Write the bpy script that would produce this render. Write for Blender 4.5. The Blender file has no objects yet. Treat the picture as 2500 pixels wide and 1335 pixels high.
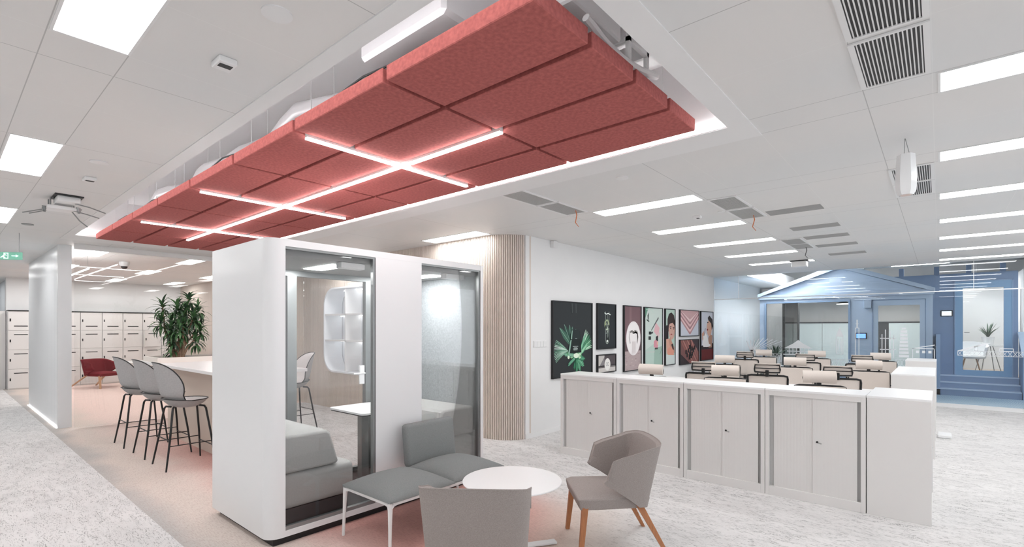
import bpy, bmesh, math, random
from mathutils import Vector, Matrix
random.seed(7)
PI = math.pi
S = bpy.context.scene
COL = S.collection

# ------------------------------------------------------------------ camera, world, exposure
A = math.radians(40.64)
cam_d = bpy.data.cameras.new('camera')
cam = bpy.data.objects.new('camera', cam_d); COL.objects.link(cam)
cam.location = (0, 0, 1.6)
cam.rotation_euler = (PI/2, 0, A)
cam_d.sensor_width = 36; cam_d.lens = 1215/2500*36
cam_d.shift_y = 133.5/2500
cam_d.clip_start = .05; cam_d.clip_end = 200
S.camera = cam
W = bpy.data.worlds.new('world'); S.world = W; W.use_nodes = True
W.node_tree.nodes['Background'].inputs[0].default_value = (.93, .96, 1, 1)
W.node_tree.nodes['Background'].inputs[1].default_value = 0.9
S.view_settings.view_transform = 'Standard'; S.view_settings.look = 'None'
S.view_settings.gamma = 1; S.view_settings.use_curve_mapping = False
S.view_settings.exposure = 0.68
LAMP = 9.5          # ceiling lamp emission

# ------------------------------------------------------------------ helpers
def lin(c):
    c = c/255.
    return c/12.92 if c <= .04045 else ((c+.055)/1.055)**2.4
def rgb(r, g, b): return (lin(r), lin(g), lin(b), 1)

def nmat(name):
    m = bpy.data.materials.new(name); m.use_nodes = True
    nt = m.node_tree; return m, nt, nt.nodes['Principled BSDF']
def mat(name, c, rough=.5, metal=0, spec=.5, noise=None, bump=None, coat=0):
    m, nt, b = nmat(name)
    b.inputs['Base Color'].default_value = rgb(*c)
    b.inputs['Roughness'].default_value = rough; b.inputs['Metallic'].default_value = metal
    b.inputs['Specular IOR Level'].default_value = spec
    b.inputs['Coat Weight'].default_value = coat
    tc = nt.nodes.new('ShaderNodeTexCoord')
    if noise:
        sc, amt = noise[:2]
        n = nt.nodes.new('ShaderNodeTexNoise'); n.inputs['Scale'].default_value = sc
        n.inputs['Detail'].default_value = 4
        mp = nt.nodes.new('ShaderNodeMapping'); 
        if len(noise) > 2: mp.inputs['Scale'].default_value = noise[2]
        nt.links.new(tc.outputs['Object'], mp.inputs[0]); nt.links.new(mp.outputs[0], n.inputs['Vector'])
        r = nt.nodes.new('ShaderNodeMapRange'); r.inputs[1].default_value = .3; r.inputs[2].default_value = .7
        r.inputs[3].default_value = 1-amt; r.inputs[4].default_value = 1+amt
        nt.links.new(n.outputs['Fac'], r.inputs[0])
        mx = nt.nodes.new('ShaderNodeVectorMath'); mx.operation = 'SCALE'
        mx.inputs[0].default_value = rgb(*c)[:3]
        nt.links.new(r.outputs[0], mx.inputs['Scale']); nt.links.new(mx.outputs[0], b.inputs['Base Color'])
    if bump:
        n2 = nt.nodes.new('ShaderNodeTexNoise'); n2.inputs['Scale'].default_value = bump[0]
        nt.links.new(tc.outputs['Object'], n2.inputs['Vector'])
        bp = nt.nodes.new('ShaderNodeBump'); bp.inputs['Strength'].default_value = bump[1]; bp.inputs['Distance'].default_value = .002
        nt.links.new(n2.outputs['Fac'], bp.inputs['Height']); nt.links.new(bp.outputs[0], b.inputs['Normal'])
    return m
def emit(name, c, s):
    m, nt, b = nmat(name)
    b.inputs['Base Color'].default_value = rgb(*c)
    b.inputs['Emission Color'].default_value = rgb(*c); b.inputs['Emission Strength'].default_value = s
    return m
def glassmat(name, tint, ior=1.45, rough=0.0, boost=1.0):
    m = bpy.data.materials.new(name); m.use_nodes = True; nt = m.node_tree; nt.nodes.clear()
    o = nt.nodes.new('ShaderNodeOutputMaterial'); mx = nt.nodes.new('ShaderNodeMixShader')
    t = nt.nodes.new('ShaderNodeBsdfTransparent'); t.inputs[0].default_value = (*tint, 1)
    g = nt.nodes.new('ShaderNodeBsdfGlossy'); g.inputs['Roughness'].default_value = rough
    f = nt.nodes.new('ShaderNodeFresnel'); f.inputs[0].default_value = ior
    mu = nt.nodes.new('ShaderNodeMath'); mu.operation = 'MULTIPLY'; mu.inputs[1].default_value = boost; mu.use_clamp = True
    nt.links.new(f.outputs[0], mu.inputs[0]); nt.links.new(mu.outputs[0], mx.inputs[0])
    nt.links.new(t.outputs[0], mx.inputs[1]); nt.links.new(g.outputs[0], mx.inputs[2]); nt.links.new(mx.outputs[0], o.inputs[0])
    return m

class MB:
    def __init__(s): s.bm = bmesh.new()
    def box(s, x0, x1, y0, y1, z0, z1, r=0, seg=2, M=None, mi=0):
        t = bmesh.new()
        g = bmesh.ops.create_cube(t, size=1)
        for v in t.verts:
            v.co = Vector(((x0+x1)/2+v.co.x*(x1-x0), (y0+y1)/2+v.co.y*(y1-y0), (z0+z1)/2+v.co.z*(z1-z0)))
        if r > 0:
            r = min(r, abs(x1-x0)*.49, abs(y1-y0)*.49, abs(z1-z0)*.49)
            bmesh.ops.bevel(t, geom=t.edges[:], offset=r, segments=seg, profile=.5, affect='EDGES')
        return s.merge(t, M, mi)
    def merge(s, t, M=None, mi=0):
        if M is not None: t.transform(M)
        vm = {v: s.bm.verts.new(v.co) for v in t.verts}
        fs = []
        for f in t.faces:
            try:
                nf = s.bm.faces.new([vm[v] for v in f.verts]); nf.material_index = mi; fs.append(nf)
            except ValueError: pass
        t.free(); return s
    def quad(s, *p, mi=0):
        f = s.bm.faces.new([s.bm.verts.new(Vector(q)) for q in p]); f.material_index = mi; return s
    def prism(s, poly, z0, z1, M=None, mi=0):
        t = bmesh.new()
        a = [t.verts.new((x, y, z0)) for x, y in poly]; b = [t.verts.new((x, y, z1)) for x, y in poly]
        n = len(poly)
        t.faces.new(a[::-1]); t.faces.new(b)
        for i in range(n): t.faces.new((a[i], a[(i+1) % n], b[(i+1) % n], b[i]))
        bmesh.ops.recalc_face_normals(t, faces=t.faces[:])
        return s.merge(t, M, mi)
    def tube(s, pts, r, n=8, M=None, cap=True, mi=0):
        t = bmesh.new(); P = [Vector(p) for p in pts]
        rr = r if isinstance(r, (list, tuple)) else [r]*len(P)
        rings = []; up = None
        for i, p in enumerate(P):
            d = (P[min(i+1, len(P)-1)]-P[max(i-1, 0)]).normalized()
            if up is None:
                up = Vector((0, 0, 1)) if abs(d.z) < .9 else Vector((1, 0, 0))
            a = d.cross(up).normalized(); b = a.cross(d).normalized(); up = b
            rings.append([t.verts.new(p+(a*math.cos(2*PI*k/n)+b*math.sin(2*PI*k/n))*rr[i]) for k in range(n)])
        for i in range(len(rings)-1):
            for k in range(n):
                t.faces.new((rings[i][k], rings[i][(k+1) % n], rings[i+1][(k+1) % n], rings[i+1][k]))
        if cap: t.faces.new(rings[0][::-1]); t.faces.new(rings[-1])
        return s.merge(t, M, mi)
    def lathe(s, prof, c=(0, 0, 0), n=24, M=None, mi=0):
        t = bmesh.new(); rings = []
        for r, z in prof:
            if r < 1e-5: rings.append([t.verts.new((c[0], c[1], c[2]+z))])
            else: rings.append([t.verts.new((c[0]+r*math.cos(2*PI*k/n), c[1]+r*math.sin(2*PI*k/n), c[2]+z)) for k in range(n)])
        for i in range(len(rings)-1):
            a, b = rings[i], rings[i+1]
            for k in range(n):
                k2 = (k+1) % n
                if len(a) == 1 and len(b) == 1: continue
                if len(a) == 1: t.faces.new((a[0], b[k], b[k2]))
                elif len(b) == 1: t.faces.new((a[k], a[k2], b[0]))
                else: t.faces.new((a[k], a[k2], b[k2], b[k]))
        bmesh.ops.recalc_face_normals(t, faces=t.faces[:])
        return s.merge(t, M, mi)
    def grid(s, fn, nu, nv, closeu=False, M=None, mi=0):
        t = bmesh.new()
        V = [[t.verts.new(fn(i/(nu-(0 if closeu else 1)), j/(nv-1))) for j in range(nv)] for i in range(nu)]
        for i in range(nu if closeu else nu-1):
            for j in range(nv-1):
                i2 = (i+1) % nu
                t.faces.new((V[i][j], V[i2][j], V[i2][j+1], V[i][j+1]))
        return s.merge(t, M, mi)
    def shell(s, out, inn, M=None, mi=0):
        """closed skin from two equal grids of points"""
        t = bmesh.new(); nu, nv = len(out), len(out[0])
        a = [[t.verts.new(p) for p in row] for row in out]; b = [[t.verts.new(p) for p in row] for row in inn]
        for i in range(nu-1):
            for j in range(nv-1):
                t.faces.new((a[i][j], a[i+1][j], a[i+1][j+1], a[i][j+1]))
                t.faces.new((b[i][j], b[i][j+1], b[i+1][j+1], b[i+1][j]))
        for i in range(nu-1):
            t.faces.new((a[i][0], b[i][0], b[i+1][0], a[i+1][0])); t.faces.new((a[i][-1], a[i+1][-1], b[i+1][-1], b[i][-1]))
        for j in range(nv-1):
            t.faces.new((a[0][j], a[0][j+1], b[0][j+1], b[0][j])); t.faces.new((a[-1][j], b[-1][j], b[-1][j+1], a[-1][j+1]))
        bmesh.ops.recalc_face_normals(t, faces=t.faces[:])
        return s.merge(t, M, mi)
    def build(s, name, m, parent=None, ang=35, label=None, bevel=0):
        me = bpy.data.meshes.new(name)
        s.bm.to_mesh(me); s.bm.free()
        for mm in (m if isinstance(m, (list, tuple)) else [m]): me.materials.append(mm)
        me.polygons.foreach_set('use_smooth', [True]*len(me.polygons))
        me.set_sharp_from_angle(angle=math.radians(ang))
        o = bpy.data.objects.new(name, me); COL.objects.link(o)
        if parent is not None: o.parent = parent
        if label: o['label'] = label
        if bevel:
            b = o.modifiers.new('bevel', 'BEVEL'); b.width = bevel; b.segments = 2; b.limit_method = 'ANGLE'; b.angle_limit = math.radians(40)
        return o
def R(deg, ax='Z'): return Matrix.Rotation(math.radians(deg), 4, ax)
def T(x, y, z=0): return Matrix.Translation((x, y, z))

def tag(o, label, cat, group=None, kind=None):
    if label: o['label'] = label
    if cat: o['category'] = cat
    if group: o['group'] = group
    if kind: o['kind'] = kind
    return o
def thing(name, label, cat, loc=(0, 0, 0), rz=0, group=None):
    o = bpy.data.objects.new(name, None); COL.objects.link(o)
    o.empty_display_size = .1
    o.location = loc; o.rotation_euler = (0, 0, rz)
    return tag(o, label, cat, group)
def dup(root, loc, rz, label, group=None):
    r = root.copy(); COL.objects.link(r); r.location = loc; r.rotation_euler = (0, 0, rz); r['label'] = label
    if group: r['group'] = group
    for ch in list(root.children):
        c = ch.copy(); COL.objects.link(c); c.parent = r
        for g in list(ch.children):
            d = g.copy(); COL.objects.link(d); d.parent = c
    return r
def struct(mb, name, m, ang=35):
    o = mb.build(name, m, ang=ang); o['kind'] = 'structure'; return o
ORD = ['first', 'second', 'third', 'fourth', 'fifth', 'sixth', 'seventh', 'eighth', 'ninth', 'tenth']

# ------------------------------------------------------------------ materials
M = {}
M['wall'] = mat('white wall paint', (238, 238, 238), .7, noise=(3, .01))
M['trim'] = mat('white trim', (240, 240, 240), .5)
M['grey_wall'] = mat('pale grey wall', (205, 210, 214), .7)
M['recess'] = mat('recess paint', (238, 237, 238), .7)
M['white_metal'] = mat('white powder coat', (236, 236, 236), .35)
M['white_cab'] = mat('white steel cabinet', (229, 227, 225), .38)
M['tambour'] = mat('tambour door', (226, 224, 222), .45)
M['dark_gap'] = mat('dark gap', (70, 70, 72), .6)
M['pod'] = mat('pod gloss white', (232, 233, 234), .22)
M['black'] = mat('black metal', (22, 23, 25), .4)
M['black_plastic'] = mat('black plastic', (20, 20, 22), .45)
M['grey_metal'] = mat('grey aluminium', (150, 153, 153), .35, .6)
M['dark_grey'] = mat('charcoal', (52, 53, 55), .6)
M['felt_red'] = mat('red felt', (180, 104, 100), .95, spec=.1, noise=(45, .16, (1, 1, 1)), bump=(220, .5))
M['felt_grey'] = mat('grey felt', (165, 170, 172), .95, spec=.1, noise=(70, .16), bump=(250, .5))
M['bench_fab'] = mat('grey upholstery', (137, 140, 140), .9, spec=.15, noise=(160, .08), bump=(600, .4))
M['sofa_fab'] = mat('pod sofa grey', (188, 188, 186), .9, spec=.15, noise=(160, .05), bump=(600, .3))
M['chair_fab'] = mat('taupe grey fabric', (164, 156, 152), .95, spec=.15, noise=(220, .13), bump=(500, .6))
M['stool_fab'] = mat('pale grey velvet', (172, 171, 171), .8, spec=.2, noise=(60, .06), bump=(400, .2))
M['stool_in'] = mat('light velvet', (222, 220, 219), .8, spec=.2, noise=(60, .04))
M['red_fab'] = mat('burgundy fabric', (122, 42, 50), .9, spec=.15, noise=(150, .08))
M['wood'] = mat('orange oak', (178, 118, 78), .45, noise=(12, .14, (6, 6, 1)))
M['wood_pale'] = mat('pale oak', (200, 160, 128), .5, noise=(12, .1, (6, 6, 1)))
M['mesh_fab'] = mat('beige mesh fabric', (224, 214, 206), .85, spec=.2, noise=(300, .06))
M['white_top'] = mat('white laminate', (243, 243, 243), .3)
M['beige'] = mat('beige panel', (214, 200, 188), .6)
M['slat'] = mat('taupe slats', (220, 208, 198), .65, noise=(8, .03, (1, 1, .1)))
M['blue_light'] = mat('pale blue paint', (176, 196, 220), .5, noise=(2, .02))
M['blue_mid'] = mat('blue paint', (132, 158, 190), .5, noise=(2, .02))
M['blue_dark'] = mat('steel blue paint', (116, 140, 174), .5)
M['vent_grey'] = mat('vent backing grey', (140, 140, 141), .6)  # even grey of the mesh grille backing
M['slot_grey'] = mat('slot grey', (188, 188, 187), .5)
M['duct'] = mat('grey duct', (120, 124, 126), .5, .3)
M['foil'] = mat('white foil', (236, 234, 236), .35, .2, bump=(18, 1))
M['leaf'] = mat('leaf green', (78, 118, 74), .5, noise=(6, .4))
M['leaf_dark'] = mat('dark leaf', (62, 84, 66), .5, noise=(6, .3))
M['bark'] = mat('tan bark', (160, 130, 108), .8, noise=(30, .2))
M['orange'] = mat('orange ribbon', (214, 120, 70), .6)
M['sage'] = mat('key steel', (170, 170, 170), .3, .8)
M['lamp'] = emit('lamp diffuser', (255, 255, 255), LAMP)
M['lamp2'] = emit('corridor fill lamp', (255, 255, 255), 34)
M['lamp3'] = emit('room fill lamp', (255, 255, 255), 18)
M['niche_fill'] = emit('niche fill glow', (255, 255, 255), 3.5)
M['floor_led'] = emit('floor led', (255, 255, 255), 5)
M['cove2'] = emit('corridor cove', (255, 255, 255), 6.5)
M['led'] = emit('led line', (255, 255, 255), 17)
M['cove'] = emit('cove led', (255, 255, 255), 11)
M['podled'] = emit('pod light', (255, 255, 255), 30)
M['screen'] = emit('screen blue', (110, 160, 235), .9)
M['screen_w'] = emit('screen white', (215, 232, 245), .9)
M['exit_g'] = emit('exit green', (110, 165, 145), .45)
M['exit_w'] = emit('exit white', (215, 255, 235), 1.2)
M['niche'] = mat('niche white', (240, 243, 247), .5)
M['glass'] = glassmat('clear glass', (.975, .985, .985), 1.45, boost=1.0)
M['glass_pod'] = glassmat('pod glass', (.982, .985, .985), 1.45, boost=.8)
M['glass_left'] = glassmat('thin glass', (.97, .975, .97), 1.4, boost=1.0)
M['decal'] = mat('white sticker', (240, 243, 246), .6)

# printed pictures take their colours from a colour attribute on the print's own mesh
def print_mat():
    m, nt, b = nmat('photo print'); a = nt.nodes.new('ShaderNodeVertexColor'); a.layer_name = 'Col'
    nt.links.new(a.outputs[0], b.inputs['Base Color']); b.inputs['Roughness'].default_value = .6
    b.inputs['Specular IOR Level'].default_value = .2
    return m
M['print'] = print_mat()

def mathn(nt, op, a, b=None, clamp=False):
    n = nt.nodes.new('ShaderNodeMath'); n.operation = op; n.use_clamp = clamp
    for i, v in enumerate((a, b)):
        if v is None: continue
        if isinstance(v, (int, float)): n.inputs[i].default_value = v
        else: nt.links.new(v, n.inputs[i])
    return n.outputs[0]
def smooth(nt, v, a, b):
    r = nt.nodes.new('ShaderNodeMapRange'); r.interpolation_type = 'SMOOTHSTEP'
    r.inputs[1].default_value = a; r.inputs[2].default_value = b
    nt.links.new(v, r.inputs[0]); return r.outputs[0]
def mixc(nt, f, a, b):
    n = nt.nodes.new('ShaderNodeMix'); n.data_type = 'RGBA'
    if isinstance(f, (int, float)): n.inputs[0].default_value = f
    else: nt.links.new(f, n.inputs[0])
    for i, v in ((6, a), (7, b)):
        if isinstance(v, tuple): n.inputs[i].default_value = v
        else: nt.links.new(v, n.inputs[i])
    return n.outputs[2]

def floor_mat():
    m, nt, b = nmat('carpet tiles'); tc = nt.nodes.new('ShaderNodeTexCoord')
    sx = nt.nodes.new('ShaderNodeSeparateXYZ'); nt.links.new(tc.outputs['Object'], sx.inputs[0])
    X, Y = sx.outputs[0], sx.outputs[1]
    def noise(scale, st, rot=0, detail=6, rough=.6, dist=0):
        mp = nt.nodes.new('ShaderNodeMapping'); mp.inputs['Scale'].default_value = st; mp.inputs['Rotation'].default_value = (0, 0, math.radians(rot))
        n = nt.nodes.new('ShaderNodeTexNoise'); n.inputs['Scale'].default_value = scale; n.inputs['Detail'].default_value = detail
        n.inputs['Roughness'].default_value = rough; n.inputs['Distortion'].default_value = dist
        nt.links.new(tc.outputs['Object'], mp.inputs[0]); nt.links.new(mp.outputs[0], n.inputs['Vector']); return n.outputs['Fac']
    # pale grey carpet with fine dark strokes
    s1 = noise(6, (1, 3.2, 1), 25, 8, .75, .8); s2 = noise(26, (1, 4.5, 1), 12, 5, .7, .4); s3 = noise(2.2, (1, 1.6, 1), 0, 4, .6); s4 = noise(24, (4.5, 1, 1), -8, 5, .7, .4); s5 = noise(1.3, (1, 1, 1), 0, 2, .5)
    sa = mathn(nt, 'MULTIPLY', smooth(nt, s2, .50, .60), smooth(nt, s1, .42, .58))
    sb = mathn(nt, 'MULTIPLY', smooth(nt, s4, .50, .60), mathn(nt, 'MULTIPLY', smooth(nt, s1, .48, .60), smooth(nt, s5, .45, .6)))
    k = mathn(nt, 'MULTIPLY', mathn(nt, 'MAXIMUM', sa, sb), .9)
    base = mixc(nt, smooth(nt, s3, .35, .7), rgb(224, 222, 221), rgb(212, 210, 209))
    base = mixc(nt, mathn(nt, 'MULTIPLY', smooth(nt, s4, .3, .55), .25), base, rgb(236, 235, 234))
    grey = mixc(nt, k, base, rgb(146, 145, 144))
    # pink woven area: hard edge at y ~1.2, colour drifts grey > tan > pink > red
    weave = noise(20, (1, 6, 1), 0, 4, .7); weave2 = noise(20, (6, 1, 1), 0, 4, .7)
    big = noise(1.1, (1, 1, 1), 0, 3, .5)
    yy = mathn(nt, 'ADD', Y, mathn(nt, 'MULTIPLY', mathn(nt, 'SUBTRACT', big, .5), .5))
    c = mixc(nt, smooth(nt, yy, 1.15, 1.50), rgb(190, 188, 185), rgb(226, 214, 205))
    c = mixc(nt, smooth(nt, yy, 1.55, 2.1), c, rgb(242, 218, 209))
    near = mathn(nt, 'MULTIPLY', smooth(nt, yy, 1.7, 2.3), smooth(nt, X, -9.5, -6.5))
    c = mixc(nt, near, c, rgb(214, 166, 157))
    wv = mathn(nt, 'MULTIPLY', mathn(nt, 'ADD', smooth(nt, weave, .46, .62), mathn(nt, 'MULTIPLY', smooth(nt, weave2, .46, .62), .6)), .2)
    c = mixc(nt, wv, c, rgb(140, 98, 92))
    # outer fade of the pink back to tan and grey carpet
    ty = mathn(nt, 'ADD', yy, 0)
    xe = mathn(nt, 'ADD', X, mathn(nt, 'MULTIPLY', Y, .55))
    fade = smooth(nt, xe, -.55, .35)
    fadeY = mathn(nt, 'MULTIPLY', smooth(nt, Y, 3.05, 3.3), mathn(nt, 'MULTIPLY', smooth(nt, X, -10.6, -10.3), mathn(nt, 'SUBTRACT', 1, smooth(nt, X, -4.7, -3.9))))
    fadeY = mathn(nt, 'MAXIMUM', fadeY, mathn(nt, 'MULTIPLY', smooth(nt, Y, 3.4, 4.2), smooth(nt, X, -10.4, -10.2)))
    tan = mixc(nt, wv, rgb(222, 208, 197), rgb(150, 132, 122))
    c = mixc(nt, smooth(nt, xe, -1.1, -.3), c, tan)
    out = mathn(nt, 'MAXIMUM', fade, fadeY, True)
    edge = mathn(nt, 'GREATER_THAN', Y, 1.2)
    mask = mathn(nt, 'MULTIPLY', edge, mathn(nt, 'SUBTRACT', 1, out))
    full = mixc(nt, mask, grey, c)
    nt.links.new(full, b.inputs['Base Color']); b.inputs['Roughness'].default_value = .95; b.inputs['Specular IOR Level'].default_value = .15
    bp = nt.nodes.new('ShaderNodeBump'); bp.inputs['Strength'].default_value = .35; bp.inputs['Distance'].default_value = .004
    nt.links.new(s2, bp.inputs['Height']); nt.links.new(bp.outputs[0], b.inputs['Normal'])
    return m
M['floor'] = floor_mat()

def ceil_mat():
    m, nt, b = nmat('metal ceiling tiles'); tc = nt.nodes.new('ShaderNodeTexCoord')
    sx = nt.nodes.new('ShaderNodeSeparateXYZ'); nt.links.new(tc.outputs['Object'], sx.inputs[0])
    def lines(v, period, off, pos, w):
        f = mathn(nt, 'FLOORED_MODULO', mathn(nt, 'SUBTRACT', v, off), period); r = None
        for p in pos:
            l = mathn(nt, 'LESS_THAN', mathn(nt, 'ABSOLUTE', mathn(nt, 'SUBTRACT', f, p)), w)
            r = l if r is None else mathn(nt, 'MAXIMUM', r, l)
        return r
    fine = mathn(nt, 'MAXIMUM', lines(sx.outputs[0], 1.505, -.33+.0025-1.505*20, [.3, .9], .0022),
                 lines(sx.outputs[1], 1.545, .33-1.545*20, [.9], .0018))
    main = mathn(nt, 'MAXIMUM', lines(sx.outputs[0], 1.505, -.33-1.505*20, [.003], .0025), lines(sx.outputs[1], 1.545, .33-1.545*20, [.003, .3], .0025))
    nz = nt.nodes.new('ShaderNodeTexNoise'); nz.inputs['Scale'].default_value = .7
    nt.links.new(tc.outputs['Object'], nz.inputs['Vector'])
    c = mixc(nt, smooth(nt, nz.outputs['Fac'], .3, .7), rgb(234, 232, 230), rgb(228, 229, 229))
    c = mixc(nt, mathn(nt, 'MULTIPLY', fine, .35), c, rgb(245, 245, 243))
    c = mixc(nt, mathn(nt, 'MULTIPLY', main, .45), c, rgb(120, 120, 120))
    nt.links.new(c, b.inputs['Base Color']); b.inputs['Roughness'].default_value = .5; b.inputs['Specular IOR Level'].default_value = .35
    return m
M['ceil'] = ceil_mat()
def blue_carpet():
    m, nt, b = nmat('blue carpet'); tc = nt.nodes.new('ShaderNodeTexCoord')
    w = nt.nodes.new('ShaderNodeTexWave'); w.inputs['Scale'].default_value = 9; w.inputs['Distortion'].default_value = 2
    mp = nt.nodes.new('ShaderNodeMapping'); mp.inputs['Rotation'].default_value = (0, 0, .25)
    nt.links.new(tc.outputs['Object'], mp.inputs[0]); nt.links.new(mp.outputs[0], w.inputs['Vector'])
    sx = nt.nodes.new('ShaderNodeSeparateXYZ'); nt.links.new(tc.outputs['Object'], sx.inputs[0])
    c = mixc(nt, w.outputs['Fac'], rgb(104, 138, 172), rgb(168, 190, 204))
    c = mixc(nt, smooth(nt, sx.outputs[1], 14.2, 15.4), mixc(nt, .5, c, rgb(180, 196, 205)), c)
    nt.links.new(c, b.inputs['Base Color']); b.inputs['Roughness'].default_value = .95
    return m
M['bluecarpet'] = blue_carpet()
def flute_mat():
    m, nt, b = nmat('fluted white film'); tc = nt.nodes.new('ShaderNodeTexCoord')
    b.inputs['Base Color'].default_value = rgb(232, 234, 236); b.inputs['Roughness'].default_value = .18
    return m
M['flute'] = flute_mat()

# ------------------------------------------------------------------ setting
ZC = 2.94
f = MB(); f.box(-25, 5, -3, 13.5, -.05, 0); struct(f, 'floor', M['floor'])
f = MB(); f.box(-6, 6, 13.5, 21, -.05, 0); struct(f, 'floor_2', M['bluecarpet'])
# ceiling with the rectangular opening of the recess
rx0, rx1, ry0, ry1 = -9.40, -1.07, 1.33, 3.45
c = MB()
for a in ((-25, 5, -3, ry0), (-25, 5, ry1, 13.45), (-25, rx0, ry0, ry1), (rx1, 5, ry0, ry1)):
    c.box(a[0], a[1], a[2], a[3], ZC, ZC+.03)
struct(c, 'ceiling', M['ceil'])
c = MB()
c.box(rx0-.03, rx1+.03, ry0-.03, ry1+.03, 3.5, 3.53)
c.box(rx0-.03, rx1+.03, ry0-.03, ry0, ZC+.03, 3.5); c.box(rx0-.03, rx1+.03, ry1, ry1+.03, ZC+.03, 3.5)
c.box(rx0-.03, rx0, ry0, ry1, ZC+.03, 3.5); c.box(rx1, rx1+.03, ry0, ry1, ZC+.03, 3.5)
c.box(rx0, rx1, ry1-.004, ry1, ZC, ZC+.03); c.box(rx0, rx1, ry0, ry0+.004, ZC, ZC+.03)
struct(c, 'ceiling_recess', M['recess'])
b = MB(); ox0, ox1, oy0, oy1 = -9.95, -.93, 1.235, 3.74
for a in ((ox0, ox1, oy0, ry0), (ox0, ox1, ry1, oy1), (ox0, rx0, ry0, ry1), (rx1, ox1, ry0, ry1)):
    b.box(a[0], a[1], a[2], a[3], ZC-.006, ZC+.001)
struct(b, 'trim_1', M['wall'])
w = MB(); w.box(-25, 5, -3.1, -3.0, 0, ZC); struct(w, 'wall_behind', M['wall'])
# picture wall, its far part, and the curved slat wall
w = MB(); w.box(-4.66, -4.52, 5.57, 13.45, 0, ZC); struct(w, 'wall_pictures', M['wall'])
w = MB(); w.box(-4.66, -4.54, 13.53, 21, 0, 3.7); struct(w, 'wall_corridor', M['grey_wall'])
w = MB(); w.box(-4.52, -4.508, 5.57, 13.40, 0, .07); struct(w, 'baseboard_pictures', M['trim'])
# slats: saw profile swept along the straight part (y=5.24) and the quarter round
def slat_wall():
    pts = []  # plan centreline, from far left to the corner
    nich = (-9.52, -7.20)
    pitch = .0315
    def seg(xa, xb, z0, z1, mb):
        n = max(1, int(round((xb-xa)/pitch))); d = (xb-xa)/n
        prof = []
        for i in range(n):
            x = xa+i*d
            prof += [(x, 5.262), (x+.16*d, 5.262), (x+.24*d, 5.238), (x+.92*d, 5.238)]
        prof.append((xb, 5.262))
        a = [mb.bm.verts.new((p[0], p[1], z0)) for p in prof]; b_ = [mb.bm.verts.new((p[0], p[1], z1)) for p in prof]
        for i in range(len(prof)-1):
            mb.bm.faces.new((a[i], a[i+1], b_[i+1], b_[i]))
    mb = MB()
    seg(-18.65, nich[0]-.02, 0, ZC, mb); seg(nich[1]+.02, -4.97, 0, ZC, mb)
    seg(nich[0]-.02, nich[1]+.02, 0, .73, mb); seg(nich[0]-.02, nich[1]+.02, 2.40, ZC, mb)
    # quarter round, radius .45 about (-4.97, 5.69)
    n = 22; prof = []
    for i in range(n):
        for q, rr in ((0, .428), (.2, .428), (.28, .452), (.92, .452)):
            t = (i+q)/n*PI/2; prof.append((-4.97+rr*math.sin(t), 5.69-rr*math.cos(t)))
    prof.append((-4.97+.45, 5.69))
    a = [mb.bm.verts.new((p[0], p[1], 0)) for p in prof]; b_ = [mb.bm.verts.new((p[0], p[1], ZC)) for p in prof]
    for i in range(len(prof)-1): mb.bm.faces.new((a[i], a[i+1], b_[i+1], b_[i]))
    mb.box(-18.65, nich[0]-.1, 5.263, 5.35, 0, ZC); mb.box(nich[1]+.1, -4.97, 5.263, 5.35, 0, ZC)
    return mb
struct(slat_wall(), 'wall_slats', M['slat'], 20)
w = MB(); w.box(-9.6, -7.1, 5.62, 5.68, .6, 2.5)
w.box(-9.62, -9.56, 5.263, 5.62, .6, 2.5); w.box(-7.14, -7.08, 5.263, 5.62, .6, 2.5); w.box(-9.6, -7.1, 5.263, 5.62, .6, .68); w.box(-9.6, -7.1, 5.263, 5.62, 2.44, 2.5)
struct(w, 'wall_niche', M['niche'])
# niche: rounded white opening with shelves
def rrect(x0, x1, z0, z1, r, n=8):
    P = []
    for cx, cz, a0 in ((x1-r, z1-r, 0), (x0+r, z1-r, 90), (x0+r, z0+r, 180), (x1-r, z0+r, 270)):
        for k in range(n+1):
            t = math.radians(a0+90*k/n); P.append((cx+r*math.cos(t), cz+r*math.sin(t)))
    return P
def ringwall(mb, outer, inner, y0, y1):
    n = len(outer)
    o0 = [mb.bm.verts.new((x, y0, z)) for x, z in outer]; i0 = [mb.bm.verts.new((x, y0, z)) for x, z in inner]
    o1 = [mb.bm.verts.new((x, y1, z)) for x, z in outer]; i1 = [mb.bm.verts.new((x, y1, z)) for x, z in inner]
    for k in range(n):
        j = (k+1) % n
        mb.bm.faces.new((o0[k], o0[j], i0[j], i0[k])); mb.bm.faces.new((i0[k], i0[j], i1[j], i1[k]))
        mb.bm.faces.new((o1[k], i1[k], i1[j], o1[j])); mb.bm.faces.new((o0[k], o1[k], o1[j], o0[j]))
nt_ = thing('wall_shelf', 'white rounded display shelf set into the slatted wall, seen through the booth', 'shelf', (-8.36, 5.24, 0))
mb = MB(); ringwall(mb, rrect(-1.19, 1.19, .72, 2.41, .37), rrect(-1.16, 1.16, .75, 2.38, .34), -.03, .37); mb.build('rim', M['niche'], nt_)
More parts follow.
